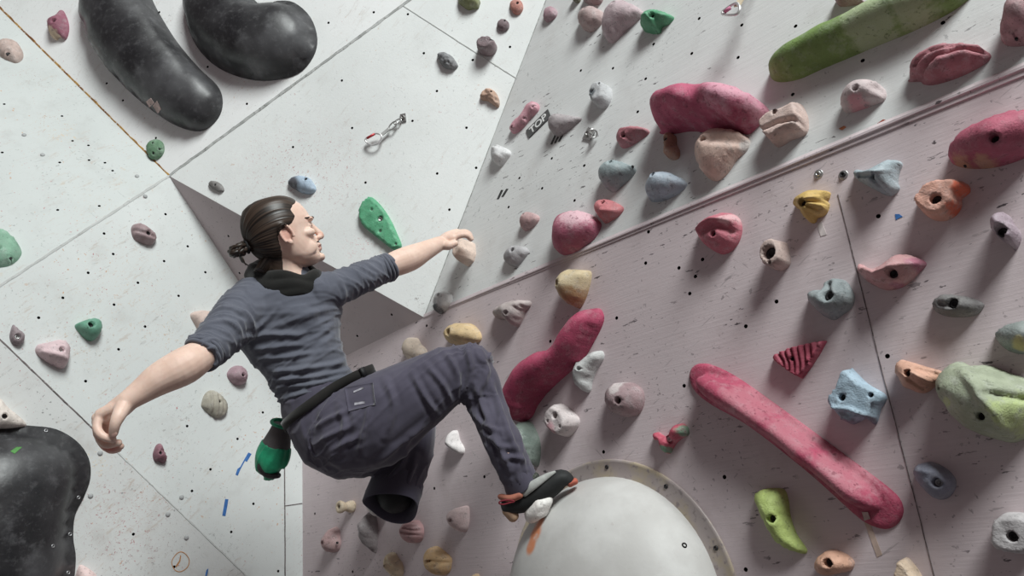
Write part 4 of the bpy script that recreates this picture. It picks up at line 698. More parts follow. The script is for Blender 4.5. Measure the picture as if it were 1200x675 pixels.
# ------------------------------------------------------------------ the climber
CR, CU, CT = R @ np.array([1, 0, 0.]), R @ np.array([0, 1, 0.]), R @ np.array([0, 0, 1.])
person = bpy.data.objects.new('person', None); C.objects.link(person); person.location = PX(612, 600, 2.15)
tag(person, 'climber in grey long sleeves and dark trousers hanging from the beige hold', 'person')
bpy.context.view_layer.update(); PI_ = person.matrix_world.inverted()
def pm(name, V, Fc, mat, parent=None, smooth=True, me=None):
    if me is None: o = mk(name, V, Fc, mat, None, smooth)
    else:
        me.materials.clear(); me.materials.append(mat); me.polygons.foreach_set('use_smooth', [True] * len(me.polygons)); me.name = name; o = bpy.data.objects.new(name, me); C.objects.link(o)
    o.parent = parent or person
    if parent is None: o.matrix_parent_inverse = PI_
    return o
def limb(st, k=4, seg=22, cap=(1, 1), gr=1.0, b=1.0):
    """tapered limb through stations (x, y, depth, radius px[, depth ratio]) seen from the camera"""
    st = np.array([list(s) + [1.0] * (5 - len(s)) for s in st], float)
    P = np.array([np.append(PX(*s[:3]), [s[3] * gr * s[2] / f, s[4] * b]) for s in st]); P = crom(P, k)
    rows = [(q[:3], q[3], q[3] * q[4]) for q in P]
    def endcap(i, j, sg):
        t = nrm(P[i][:3] - P[j][:3]); r = P[i][3]; return [(P[i][:3] + t * r * a, r * c, r * c * P[i][4]) for a, c in ((.35, .86), (.6, .6), (.72, .25))]
    if cap[0]: rows = endcap(0, 1, -1)[::-1] + rows
    if cap[1]: rows = rows + endcap(len(P) - 1, len(P) - 2, 1)
    V = []; Fc = []; C3 = np.array([r[0] for r in rows]); n = len(rows)
    for i in range(n):
        t = nrm(C3[min(i + 1, n - 1)] - C3[max(i - 1, 0)]); vw = nrm(CAM - C3[i]); sd_ = np.cross(t, vw); sd_ = nrm(sd_ if np.linalg.norm(sd_) > .15 else np.cross(t, CU)); dp = np.cross(sd_, t)
        for q in range(seg): a = 2 * math.pi * q / seg; V.append(C3[i] + sd_ * rows[i][1] * math.cos(a) + dp * rows[i][2] * math.sin(a))
    for i in range(n - 1):
        for q in range(seg): Fc.append((i * seg + q, i * seg + (q + 1) % seg, (i + 1) * seg + (q + 1) % seg, (i + 1) * seg + q))
    Fc += [tuple(range(seg))[::-1], tuple((n - 1) * seg + q for q in range(seg))]
    return V, Fc
def remesh(parts, vox, it=4, fac=.5):
    V, Fc = join(*parts); me = bpy.data.meshes.new('t'); me.from_pydata([tuple(map(float, v)) for v in V], [], Fc); me.update()
    o = bpy.data.objects.new('t', me); C.objects.link(o); m = o.modifiers.new('r', 'REMESH'); m.mode = 'VOXEL'; m.voxel_size = vox; m.adaptivity = 0
    if it: s = o.modifiers.new('s', 'SMOOTH'); s.factor = fac; s.iterations = it
    bpy.context.view_layer.update(); out = bpy.data.meshes.new_from_object(o.evaluated_get(bpy.context.evaluated_depsgraph_get())); bpy.data.objects.remove(o); return out
def wrinkle(me, axes, seed=0, extra=None):
    """cloth folds running round the limbs: axes = (polyline px stations, amplitude, folds per metre, swirl)"""
    n = len(me.vertices); co = np.empty(n * 3, np.float32); me.vertices.foreach_get('co', co); co = co.reshape(-1, 3).astype(float)
    no = np.empty(n * 3, np.float32); me.vertices.foreach_get('normal', no); no = no.reshape(-1, 3)
    bd = np.full(n, 9e9); S_ = np.zeros(n); AX = np.zeros(n, int); RV = np.zeros((n, 3)); U_ = np.zeros(n)
    for ai, (st, amp, fr, sw) in enumerate(axes):
        P = crom(np.array([PX(*s[:3]) for s in st]), 5); rr = np.interp(np.linspace(0, 1, len(P)), np.linspace(0, 1, len(st)), [s[3] * s[2] / f for s in st]); cum = np.r_[0, np.cumsum(np.linalg.norm(np.diff(P, axis=0), axis=1))]
        de = np.full(n, 9e9); sv = np.zeros(n); rv = np.zeros((n, 3)); ra = np.ones(n)
        for i in range(len(P) - 1):
            ab = P[i + 1] - P[i]; t = np.clip(((co - P[i]) @ ab) / (ab @ ab), 0, 1); dv = co - P[i] - t[:, None] * ab; dd = np.linalg.norm(dv, axis=1)
            k = dd < de; de[k] = dd[k]; sv[k] = cum[i] + t[k] * np.linalg.norm(ab); rv[k] = dv[k] / (dd[k][:, None] + 1e-9); ra[k] = rr[i] * (1 - t[k]) + rr[i + 1] * t[k]
        k = de / ra < bd; bd[k] = (de / ra)[k]; S_[k] = sv[k] + ai * .013; AX[k] = ai; RV[k] = rv[k]; U_[k] = sv[k] / cum[-1]
    ed = np.empty(len(me.edges) * 2, np.int32); me.edges.foreach_get('vertices', ed); ed = ed.reshape(-1, 2); dg = np.bincount(ed.ravel(), minlength=n).astype(float)
    AM = np.array([axes[AX[i]][1](U_[i]) if callable(axes[AX[i]][1]) else axes[AX[i]][1] for i in range(n)]); FR = np.array([a_[2] for a_ in axes], float)[AX]; SW = np.array([a_[3] for a_ in axes], float)[AX]
    D_ = np.c_[S_ * FR, RV, AM, SW]
    for _ in range(14):
        q = np.zeros_like(D_); np.add.at(q, ed[:, 0], D_[ed[:, 1]]); np.add.at(q, ed[:, 1], D_[ed[:, 0]]); D_ = .4 * D_ + .6 * q / dg[:, None]
    disp = np.zeros(n)
    for i in range(n):
        sf, r0, r1, r2, am, sw = D_[i]; a, b, c_ = np.array([r0, r1, r2]) @ CR, np.array([r0, r1, r2]) @ CU, np.array([r0, r1, r2]) @ CT
        w = noise.noise(Vector((a * .7 + seed, b * .7, c_ * .7 + sf * .2)))
        q = noise.noise(Vector((sf + sw * (a - b) + w * .9, a * .45 + seed * 3, c_ * .5 + b * .3)))
        q2 = noise.noise(Vector((sf * 1.7 + sw * 1.7 * (a + .4 * b) - w * .6, b * .7 + seed, a * .6 + c_ * .4)))
        disp[i] = am * ((1 - abs(q)) ** 5 - .3 + .6 * ((1 - abs(q2)) ** 6 - .25)) + .0016 * noise.noise(Vector(co[i] * 14))
    if extra:   # individual folds laid over the cloth
        pp = proj(co); vis = np.clip((no * (CAM - co) / np.linalg.norm(CAM - co, axis=1)[:, None]).sum(1) * 4, 0, 1)
        for ln, w, am in extra:
            ln = crom(np.array(ln, float), 4); dd = dpoly(pp, ln, False); e = np.minimum(np.linalg.norm(pp - ln[0], axis=1), np.linalg.norm(pp - ln[-1], axis=1)); fd = np.clip(e / 12, .25, 1)
            disp += vis * am * fd * (np.exp(-(dd / w) ** 2) - .45 * np.exp(-((dd - 2.2 * w) / (1.1 * w)) ** 2))
    co += no * disp[:, None]; me.vertices.foreach_set('co', co.astype(np.float32).ravel()); me.update()
# --- depths of what he touches
dh = depth(at('R1', 545, 288, .07)); ds = depth((mat4(u2, v2_, n2, dc) @ np.append(dloc(652, 590), 1))[:3])
0 and print('HAND depth', dh, 'DOME depth', ds, 'R2 at foot', depth(at('R2', 615, 590)), 'R2 at cuff', depth(at('R2', 465, 580)))
la = lambda x: 2.29 + (x - 394) / (536 - 394) * (dh - .035 - 2.29)
zf = min(ds + .01, depth(at('R2', 615, 590)) - .07)
# --- stations
TOR = [(334, 326, 2.28, 30, .9), (336, 342, 2.28, 50, .75), (337, 360, 2.27, 60, .72), (341, 386, 2.26, 59, .74), (353, 416, 2.25, 49, .8), (367, 446, 2.24, 43, .85), (379, 472, 2.24, 45, .85)]
RSL = [(302, 358, 2.24, 33, 1), (282, 371, 2.17, 29, 1), (256, 397, 2.06, 23, 1), (235, 417, 1.99, 20.5, 1)]
LSL = [(372, 345, 2.27, 26, 1), (394, 338, la(394), 19.5, 1), (425, 325, la(425), 17, 1), (456, 312.5, la(456), 14.5, 1)]
RFA = [(238, 415, 2.0, 18.5), (216, 429, 1.95, 22), (188, 443.5, 1.92, 19.5), (168, 457, 1.90, 15.5), (150, 469.5, 1.88, 12.3)]
LFA = [(450, 315, la(450), 12), (464, 309, la(464), 15), (482, 302, la(482), 15), (498, 294, la(498), 11.8), (516, 285, la(516), 8.6)]
PEL = [(372, 462, 2.24, 46, .85), (384, 484, 2.23, 50, .85), (398, 504, 2.22, 53, .85), (412, 516, 2.22, 46, .85)]
RTH = [(402, 506, 2.20, 50, .95), (440, 492, 2.18, 55, .85), (482, 466, 2.18, 44, .95), (520, 443, 2.19, 36, 1), (551, 427, 2.20, 26, 1)]
RSH = [(547, 426, 2.20, 25, 1), (560, 450, 2.19, 27, 1), (572, 478, 2.17, 22.5, 1), (590, 520, zf + .0, 21, 1), (609, 561, zf, 20, 1)]
LTH = [(418, 515, 2.30, 46, .9), (450, 505, 2.40, 40, 1), (478, 500, 2.46, 33, 1)]
LSH = [(480, 498, 2.46, 32, 1), (478, 525, 2.42, 31, 1), (469, 552, 2.36, 30, 1), (463, 575, 2.32, 31, 1)]
# --- head frame
hz = nrm(-.34 * CR + .94 * CU + .02 * CT); hx0 = nrm(.94 * CR + .34 * CU); yaw = math.radians(27); hx = hx0 * math.cos(yaw) - CT * math.sin(yaw); hx = nrm(hx - hz * (hx @ hz)); hy = np.cross(hz, hx)
HC = PX(333.7, 275.5, 2.26); HS = .93; HM = np.stack([hx, hy, hz], 1) * HS
def hw_(p): return HC + HM @ np.asarray(p, float)
def head_parts():
    lev = [(.1155, .005, -.035, .018), (.110, .042, -.068, .046), (.098, .064, -.090, .060), (.080, .079, -.102, .070), (.058, .089, -.110, .0755), (.036, .0935, -.112, .078), (.016, .093, -.111, .0775), (-.004, .087, -.108, .0755), (-.024, .087, -.100, .072), (-.044, .086, -.088, .068), (-.062, .087, -.066, .063), (-.080, .083, -.038, .057), (-.096, .083, -.010, .048), (-.108, .080, .012, .036), (-.116, .066, .028, .020)]
    V = []; Fc = []; seg = 36
    for z, fr, bk, hwid in lev:
        cx, rx = (fr + bk) / 2, (fr - bk) / 2
        for q in range(seg):
            a = 2 * math.pi * q / seg; ca, sa = math.cos(a), math.sin(a); pw = .88 if z > -.03 else .8
            x = cx + rx * math.copysign(abs(ca) ** (1.0 if ca < 0 else pw), ca); y = hwid * math.copysign(abs(sa) ** .95, sa) * (1 - .10 * max(ca, 0) ** 2)
            V.append(hw_((x, y, z)))
    n = len(lev)
    for i in range(n - 1):
        for q in range(seg): Fc.append((i * seg + q, (i + 1) * seg + q, (i + 1) * seg + (q + 1) % seg, i * seg + (q + 1) % seg))
    Fc += [tuple(range(seg)), tuple((n - 1) * seg + q for q in range(seg))[::-1]]
    out = [(V, Fc)]; Rh = np.stack([hx, hy, hz]); bl = lambda p, r, A=None: out.append(ball(hw_(p), np.array(r) * HS, Rh if A is None else A, 16, 10))
    # nose: bridge to tip, wings, nostril base
    out.append(tube([hw_(p) for p in ((.086, 0, .014), (.094, 0, -.002), (.103, 0, -.020), (.109, 0, -.033))], [.0075, .0085, .010, .0108], 10)); bl((.107, 0, -.036), (.0115, .012, .010)); bl((.097, .012, -.039), (.011, .008, .0085)); bl((.097, -.012, -.039), (.011, .008, .0085))
    for s in (-1, 1):
        bl((.083, s * .031, .022), (.013, .026, .0085)); bl((.056, s * .0455, -.020), (.028, .0185, .016)); bl((.0725, s * .031, .003), (.0115, .0160, .0085)); bl((.040, s * .050, -.066), (.034, .009, .024))
    bl((.089, 0, -.0615), (.0095, .023, .0065)); bl((.087, 0, -.0745), (.0095, .020, .007)); bl((.082, 0, -.100), (.016, .021, .014)); bl((.084, 0, -.052), (.009, .02, .012))
    return out
def ear_parts(s):
    c = np.array([-.012, s * .0775, -.012]); out = []
    ang = np.linspace(-2.4, 2.05, 18); tilt = .22
    P = [];
    for a in ang:
        ex, ez = .0175 * math.sin(-a) * -1, .031 * math.cos(a); x = -ex * 1.0; P.append(hw_(c + np.array([-(x * math.cos(tilt)) + -ez * math.sin(tilt) * .6, s * (.006 + .006 * (x < 0)), ez])))
    out.append(tube(P, np.linspace(.0042, .0052, len(P)) * HS, 8)); Rh = np.stack([hx, hy, hz])
    out.append(ball(hw_(c + np.array([-.001, s * .001, 0])), np.array([.015, .0055, .027]) * HS, Rh, 14, 9)); out.append(ball(hw_(c + np.array([.004, s * .005, -.026])), np.array([.0085, .0045, .0085]) * HS, Rh, 12, 8)); out.append(ball(hw_(c + np.array([.012, s * .003, -.006])), np.array([.005, .005, .009]) * HS, Rh, 10, 7))
    return out
Z2 = lambda x, y: (90 + x / 4.22, 380 + y / 4.22)
Z3 = lambda x, y: (440 + x / 6.43, 240 + y / 6.43)
def chain(pts, rads, Z): return tube(crom([PX(*Z(x, y), dp) for x, y, dp in pts], 4), np.interp(np.linspace(0, 1, (len(pts) - 1) * 4 + 1), np.linspace(0, 1, len(rads)), rads), 12)
def tipball(pt, r, Z): return ball(PX(*Z(pt[0], pt[1]), pt[2]), r)
hand = []; nails = []
RF = {'index': [(116, 446, 1.862), (100, 510, 1.846), (128, 553, 1.838), (178, 570, 1.842)], 'middle': [(102, 462, 1.882), (104, 540, 1.866), (142, 594, 1.858), (206, 586, 1.860)], 'ring': [(102, 482, 1.902), (116, 568, 1.888), (160, 616, 1.880), (216, 604, 1.882)], 'pinky': [(114, 502, 1.922), (130, 586, 1.910), (168, 624, 1.904), (208, 618, 1.906)]}
RB = {'index': (236, 392, 1.872), 'middle': (232, 384, 1.884), 'ring': (236, 384, 1.896), 'pinky': (244, 388, 1.908)}
for k_, q in RF.items():
    r0 = .0108 if k_ != 'pinky' else .0092
    hand += [chain(q, [r0 * 1.1, r0 * 1.02, r0 * .95, r0 * .82], Z2), tipball(q[-1], r0 * .84, Z2), tipball(q[1], r0 * 1.08, Z2), chain([RB[k_], tuple((np.array(RB[k_]) + np.array(q[0])) / 2), q[0]], [.017, .0165, .0142], Z2), tipball(q[0], .0138, Z2)]
TH = [(230, 408, 1.864), (208, 452, 1.842), (190, 494, 1.832), (182, 538, 1.836)]
hand += [chain(TH, [.020, .0165, .0132, .0108], Z2), tipball(TH[-1], .0108, Z2), chain([(232, 408, 1.868), (176, 452, 1.872), (140, 478, 1.876)], [.016, .0155, .013], Z2)]
hand += [chain([(205, 425, 1.885), (160, 470, 1.893), (150, 520, 1.893)], [.018, .018, .013], Z2), tipball((150, 520, 1.893), .013, Z2)]
hand.append(limb([(152, 468, 1.88, 12.3), (140, 478, 1.882, 13), (128, 486, 1.886, 11.5)], gr=1.0))
d1 = dh - .045
for i, (k_, r0) in enumerate((('index', .0104), ('middle', .0108), ('ring', .0104), ('pinky', .0092))):
    o_ = .015 * i - .026
    q = [(586 + 9 * i, 250 - 13 * i, d1 + o_), (646 + 9 * i, 228 - 8 * i, d1 + o_ + .004), (690 + 6 * i, 232 - 4 * i, d1 + o_ + .010), (718 + 2 * i, 258 - 2 * i, d1 + o_ + .016)]
    hand += [chain(q, [r0 * 1.12, r0 * 1.05, r0 * .98, r0 * .86], Z3), tipball(q[-1], r0 * .88, Z3), tipball(q[1], r0 * 1.1, Z3), chain([(490, 286, d1 - .012 + o_ * .4), (540, 262 - 6 * i, d1 + o_ * .8), q[0]], [.019, .0185, .0145], Z3), tipball(q[0], .0142, Z3)]
hand += [chain([(505, 300, d1 - .03), (545, 308, d1 - .046), (575, 300, d1 - .046), (602, 290, d1 - .042)], [.017, .016, .0130, .0105], Z3), tipball((602, 290, d1 - .042), .0107, Z3)]
NECK = [(330, 300, 2.265, 22, 1), (333, 316, 2.27, 23.5, 1), (336, 334, 2.275, 30, 1)]
bodyparts = head_parts() + ear_parts(-1) + ear_parts(1) + hand + [limb(NECK), limb([(s[0], s[1], s[2], s[3] * .86, s[4] * .9) for s in TOR + PEL[1:]]), limb(RSL, gr=.82), limb(LSL, gr=.82), limb(RFA), limb(LFA), limb(RTH, gr=.82), limb(RSH, gr=.75), limb(LTH, gr=.8), limb(LSH, gr=.6),
    limb([(600, 590, zf, 8), (620, 583, zf, 10), (645, 572, zf, 9), (660, 566, zf, 6)])]
t = NT('skin'); c = t.mix(t.ramp(t.noise(24, 4), .35, .7), (.74, .525, .43), (.82, .61, .51)); c = t.mix(t.ramp(t.noise(90, 3), .5, .75, 0, .3), c, (.66, .40, .32))
for p, r, cc, st in ((hw_((-.012, -.082, -.012)), .03, (.62, .26, .20), .55), (hw_((.109, 0, -.034)), .022, (.66, .33, .26), .5), (hw_((.09, 0, -.068)), .026, (.50, .22, .19), .7), (PX(*Z2(170, 600), 1.88), .035, (.62, .22, .19), .75), (PX(*Z2(150, 560), 1.87), .022, (.6, .25, .2), .5)):
    c = t.mix(t.math('MULTIPLY', t.near(p, r * .3, r), st), c, cc)
t.bump(t.noise(420, 2), .12, .0006); t.b.inputs['Subsurface Weight'].default_value = .12; t.b.inputs['Subsurface Radius'].default_value = (.012, .005, .003)
SKIN = t.fin(c, .48, .35)
bme = remesh(bodyparts, .0030, 3, .5); body = pm('body', None, None, SKIN, me=bme)
bbv = BVHTree.FromPolygons([q.co for q in bme.vertices], [tuple(p.vertices) for p in bme.polygons])
# --- hair: meridians pulled back from the hairline to the tie
def hair_mat():
    t = NT('brown_hair'); at_ = t.n('ShaderNodeAttribute', attribute_name='strand'); c = t.mix(t.ramp(at_.outputs['Fac'], .2, .9), (.014, .010, .008), (.055, .036, .026)); return t.fin(c, .42, .4)
HAIR = hair_mat()
def hairgrid():
    NP, NTH = 220, 34; V = []; St = []; Fc = []
    for i in range(NTH + 1):
        s = i / NTH
        for k in range(NP):
            ph = 2 * math.pi * k / NP; up_, side = math.cos(ph), math.sin(ph)
            # angular reach of the hairline measured from the back of the head
            a = abs(((ph + math.pi) % (2 * math.pi)) - math.pi); mx = np.interp(a, [0, .5, .85, 1.1, 1.32, 1.5, 1.7, 2.2, 2.7, math.pi], [2.30, 2.24, 2.02, 2.12, 1.98, 1.46, 1.24, 1.24, 1.26, 1.26])
            mx += .03 * noise.noise(Vector((up_ * 9, side * 9, 1)))
            th = .02 + s * (mx - .02); dl = np.array([-math.cos(th), math.sin(th) * side, math.sin(th) * up_])
            o0 = np.array([-.012, 0, -.0]); far = hw_(o0 + dl * .35); loc, nn, ix, dd = bbv.ray_cast(Vector(far), Vector(nrm(hw_(o0) - far)), .6)
            sid = noise.noise(Vector((up_ * 26, side * 26, s * 1.2))); sid2 = noise.noise(Vector((up_ * 70, side * 70, s * .8)))
            rr_ = np.linalg.norm(np.array(loc) - hw_(o0)) / HS if loc is not None else .1
            if th > .3 and a < 2.0: pass
            rr_ = min(rr_, .128)
            th_ = (.010 * (1 - s ** 5) + .0008) * (1 + .25 * sid) + .0012 * sid2 * (1 - s ** 6)
            V.append(hw_(o0 + dl * (rr_ + th_ - (.004 if i == NTH else 0)))); St.append(.5 + .9 * sid2 + .4 * sid)
    for i in range(NTH):
        for k in range(NP): Fc.append((i * NP + k, i * NP + (k + 1) % NP, (i + 1) * NP + (k + 1) % NP, (i + 1) * NP + k))
    b = len(V); # inner skin closes the cap
    for i in range(NTH + 1):
        for k in range(NP): p = np.asarray(V[i * NP + k]); V.append(p + nrm(hw_((-.012, 0, 0)) - p) * .006); St.append(.3)
    for i in range(NTH):
        for k in range(NP): Fc.append((b + i * NP + k, b + (i + 1) * NP + k, b + (i + 1) * NP + (k + 1) % NP, b + i * NP + (k + 1) % NP))
    for k in range(NP): Fc.append((NTH * NP + k, NTH * NP + (k + 1) % NP, b + NTH * NP + (k + 1) % NP, b + NTH * NP + k))
    return V, Fc, St
V, Fc, St = hairgrid(); hair = pm('hair', V, Fc, HAIR); a_ = hair.data.attributes.new('strand', 'FLOAT', 'POINT'); a_.data.foreach_set('value', np.array(St, np.float32))
bunp = []; bst = []
for j in range(26):   # bun of coiled locks
    a = RNG.uniform(0, 6.28); tl = RNG.uniform(-.9, .9); ra = RNG.uniform(.016, .027); c0 = np.array([-.152, 0, -.006]); e1_ = np.array([math.cos(tl), 0, math.sin(tl)]); e2_ = np.array([0, 1, 0]) * .9 + RNG.normal(size=3) * .25
    P = [hw_(c0 + ra * (e1_ * math.cos(a + q) + nrm(e2_) * math.sin(a + q)) + RNG.normal(size=3) * .0006) for q in np.linspace(0, 4.4, 14)]; bunp.append(tube(P, np.interp(np.linspace(0, 1, 14), [0, .2, .8, 1], [.002, .0062, .0062, .002]), 7))
bunp += [tube([hw_((-.105 - .05 * q + RNG.normal() * .002, s_ * .014 * (1 - q * .3), .012 * math.cos(s_ * 2.2) - .004 * q)) for q in np.linspace(0, 1, 6)], .008, 7) for s_ in np.linspace(-1, 1, 7)]
bunp += [tube([hw_((-.15, .01 * s_, -.015)), hw_((-.148, .014 * s_, -.04)), hw_((-.14 + .006 * s_, .012 * s_, -.058))], [.004, .003, .0008], 6) for s_ in (-1, .2, 1)]
V, Fc = join(*bunp); bun = pm('hair_bun', V, Fc, HAIR, hair); a_ = bun.data.attributes.new('strand', 'FLOAT', 'POINT'); a_.data.foreach_set('value', np.array([.5 + .6 * noise.noise(Vector(np.asarray(p) * 260)) for p in V], np.float32))
V, Fc = tube([hw_((-.122, .019 * math.cos(q), -.002 + .019 * math.sin(q))) for q in np.linspace(0, 6.2832, 18, endpoint=False)], .0042, 8, True); pm('hair_tie', V, Fc, plain('black_elastic', (.015, .015, .015), .8), hair)
def facepatch(name, cy, cz, ry, rz_, mat, thick=.0018, rag=.25, parent=None, slope=0):
    """thin patch grown on the face, looked at from the front"""
    N = 13; V = []; Fc = []
    for lay in (0, 1):
        for i in range(N):
            for j in range(N):
                a, b_ = (i / (N - 1)) * 2 - 1, (j / (N - 1)) * 2 - 1; sq = math.sqrt(max(1 - b_ * b_ * .96, .04)); y, z = cy + ry * b_, cz + slope * (b_ * ry) + rz_ * a * sq * (1 + rag * noise.noise(Vector((b_ * 4, a, cy * 90))))
                loc, nn, ix, dd = bbv.ray_cast(Vector(hw_((.3, y, z))), Vector(-hx), .6)
                p = np.array(loc) if loc is not None else hw_((.08, y, z)); e = (1 - max(abs(a), abs(b_)) ** 3)
                V.append(p + hx * ((thick * e + .0002) if lay == 0 else -.0015))
    for i in range(N - 1):
        for j in range(N - 1): k = i * N + j; Fc += [(k, k + 1, k + N + 1, k + N), (N * N + k, N * N + k + N, N * N + k + N + 1, N * N + k + 1)]
    ed = [j for j in range(N)] + [i * N + N - 1 for i in range(1, N)] + [(N - 1) * N + j for j in range(N - 2, -1, -1)] + [i * N for i in range(N - 2, 0, -1)]
    for i in range(len(ed)): a, b_ = ed[i], ed[(i + 1) % len(ed)]; Fc.append((a, b_, N * N + b_, N * N + a))
    return pm(name, V, Fc, mat, parent)
brow_m = plain('dark_stubble', (.030, .020, .016), .7, .2, 0, .3, 200)
for s in (-1, 1): facepatch('eyebrow', s * .034, .024, .021, .0045, brow_m, .0022, slope=s * .1)
facepatch('moustache', 0, -.0525, .023, .004, brow_m, .0012); facepatch('goatee', 0, -.086, .010, .006, brow_m, .0012)
lipm = plain('lips', (.42, .19, .16), .45); facepatch('lips', 0, -.068, .021, .0075, lipm, .0008, 0)
eyem = plain('eye_white', (.6, .57, .54), .2, .5); irism = plain('iris_brown', (.03, .018, .012), .2, .5)
for s in (-1, 1):
    V, Fc = ball(hw_((.0735, s * .031, .0035)), np.array([.0098, .0115, .0058]) * HS, np.stack([hx, hy, hz]), 16, 10); ey = pm('eye', V, Fc, eyem)
    V, Fc = ball(hw_((.0822, s * .0315, .0035)), np.array([.0022, .0052, .0050]) * HS, np.stack([hx, hy, hz]), 12, 8); pm('iris', V, Fc, irism, ey)
nailm = plain('fingernail', (.62, .40, .34), .3, .4)
def nail(p, q, r): 
    t_ = nrm(p - q); o_ = nrm(CAM - p); o_ = nrm(o_ - t_ * (o_ @ t_)); V, Fc = ball(p + o_ * r * .72 - t_ * r * .1, (r * .95, r * .62, r * .3), (t_, np.cross(o_, t_), o_), 12, 8); pm('fingernail', V, Fc, nailm)
nail(PX(*Z2(186, 540), 1.836), PX(*Z2(198, 494), 1.832), .0108)
# --- shirt
def cloth(name, c1, c2, sc=300, rough=.85, sheen=.25):
    t = NT(name); c = t.mix(t.ramp(t.noise(11, 4), .3, .75), c1, c2); t.bump(t.noise(sc * 4, 2), .25, .0006); t.b.inputs['Sheen Weight'].default_value = sheen; return t.fin(c, rough, .2)
shirt_m = cloth('grey_jersey', (.098, .104, .132), (.120, .126, .156)); trs_m = cloth('dark_trouser_cloth', (.066, .060, .086), (.084, .077, .108))
TORS = [(s[0], s[1], s[2], s[3] + 1.0, s[4]) for s in TOR] + [(388, 490, 2.235, 45, .85)]
sme = remesh([limb(TORS), limb(RSL, cap=(1, 0), gr=1.06), limb(LSL, cap=(1, 0), gr=1.06), ball(PX(341, 372, 2.20), (.085, .05, .05), (CR, CU, CT))], .0042, 5, .5)
wrinkle(sme, [(TORS, lambda u: .0025 + .0085 * u ** 1.6, 30, .7), (RSL, lambda u: .0035 + .006 * u, 40, .8), (LSL, lambda u: .003 + .005 * u, 40, -.8)], 1.3, [
    ([(284, 397), (317, 392), (356, 393)], 2.6, .006), ([(294, 410), (329, 406), (366, 404)], 2.6, .005), ([(314, 436), (358, 432), (408, 424)], 2.4, .006), ([(323, 445), (367, 442), (412, 433)], 2.2, .006), ([(328, 454), (366, 450), (414, 439)], 2.2, .005), ([(335, 466), (366, 459), (398, 449)], 2.4, .006), ([(338, 476), (364, 467), (385, 459)], 2.4, .006), ([(341, 487), (362, 477), (380, 468)], 2.4, .005),
    ([(320, 385), (346, 374), (388, 360)], 3, .005), ([(326, 358), (316, 372), (297, 389)], 2.2, .005), ([(272, 362), (290, 370), (300, 388)], 2.4, .006), ([(262, 372), (278, 382), (286, 397)], 2.2, .005), ([(398, 330), (404, 342), (400, 356)], 2, .005), ([(392, 378), (370, 396), (345, 402)], 2.6, .005), ([(306, 421), (340, 418), (372, 412)], 2.3, .005)])
shirt = pm('shirt', None, None, shirt_m, me=sme); shirt['label'] = 'grey long sleeved shirt pushed up to the elbows'
for st in (RSL, LSL):   # gathered sleeve ends
    P0, P1 = PX(*st[-1][:3]), PX(*st[-2][:3]); t_ = nrm(P0 - P1); vw = nrm(CAM - P0); s1 = nrm(np.cross(t_, vw)); s2 = np.cross(s1, t_); r = st[-1][3] * st[-1][2] / f
    for k in range(3):
        rr = r * (1.02 + .04 * (k % 2)); V, Fc = tube([P0 - t_ * (.004 + .011 * k) + (s1 * math.cos(a) + s2 * math.sin(a)) * rr * (1 + .03 * math.sin(3 * a + k * 2)) + t_ * .004 * math.sin(2 * a + k) for a in np.linspace(0, 6.2832, 40, endpoint=False)], .0058, 8, True); pm('cuff_fold', V, Fc, shirt_m, shirt)
# --- trousers
tme = remesh([limb(PEL, cap=(1, 1)), limb(RTH), limb(RSH, cap=(1, 0)), limb(LTH), limb(LSH, cap=(1, 0)), ball(PX(405, 520, 2.22), (.105, .10, .105), (CR, CU, CT)), ball(PX(552, 428, 2.20), (.066, .066, .07), (CR, CU, CT))], .0045, 6, .5)
wrinkle(tme, [(PEL, .005, 9, 1.6), (RTH, lambda u: .003 + .004 * abs(2 * u - 1) ** 3, 6, 2.2), (RSH, lambda u: .005, 8, 2.0), (LTH, .004, 9, 1.2), (LSH, .005, 9, 2.0)], 4.1, [
    ([(434, 472), (428, 500), (419, 536)], 2.6, .007), ([(398, 478), (404, 502), (398, 532)], 3, .006), ([(484, 438), (496, 462), (512, 486)], 2.8, .009), ([(500, 428), (520, 452), (530, 474)], 2.8, .008), ([(520, 410), (537, 440), (534, 470)], 3, .008), ([(546, 404), (552, 436), (540, 470)], 3, .008), ([(562, 412), (571, 436), (560, 462)], 3, .007),
    ([(556, 450), (574, 498), (598, 552)], 2.8, .009), ([(575, 448), (596, 505), (616, 550)], 2.8, .007), ([(553, 482), (570, 500), (590, 505)], 2.6, .008), ([(566, 505), (585, 522), (606, 524)], 2.6, .007), ([(366, 504), (384, 492), (410, 480)], 2.6, .007), ([(372, 518), (392, 508), (414, 498)], 2.8, .007), ([(384, 532), (402, 520), (424, 512)], 2.8, .006), ([(452, 446), (462, 476), (452, 512)], 3.2, .006), ([(440, 545), (470, 520), (505, 492)], 3, .006),
    ([(478, 520), (470, 545), (450, 565)], 3, .008), ([(488, 535), (480, 560), (470, 585)], 3, .007), ([(586, 540), (600, 536), (618, 540)], 2.4, .007)])
trs = pm('trousers', None, None, trs_m, me=tme); trs['label'] = 'dark grey purple trousers'
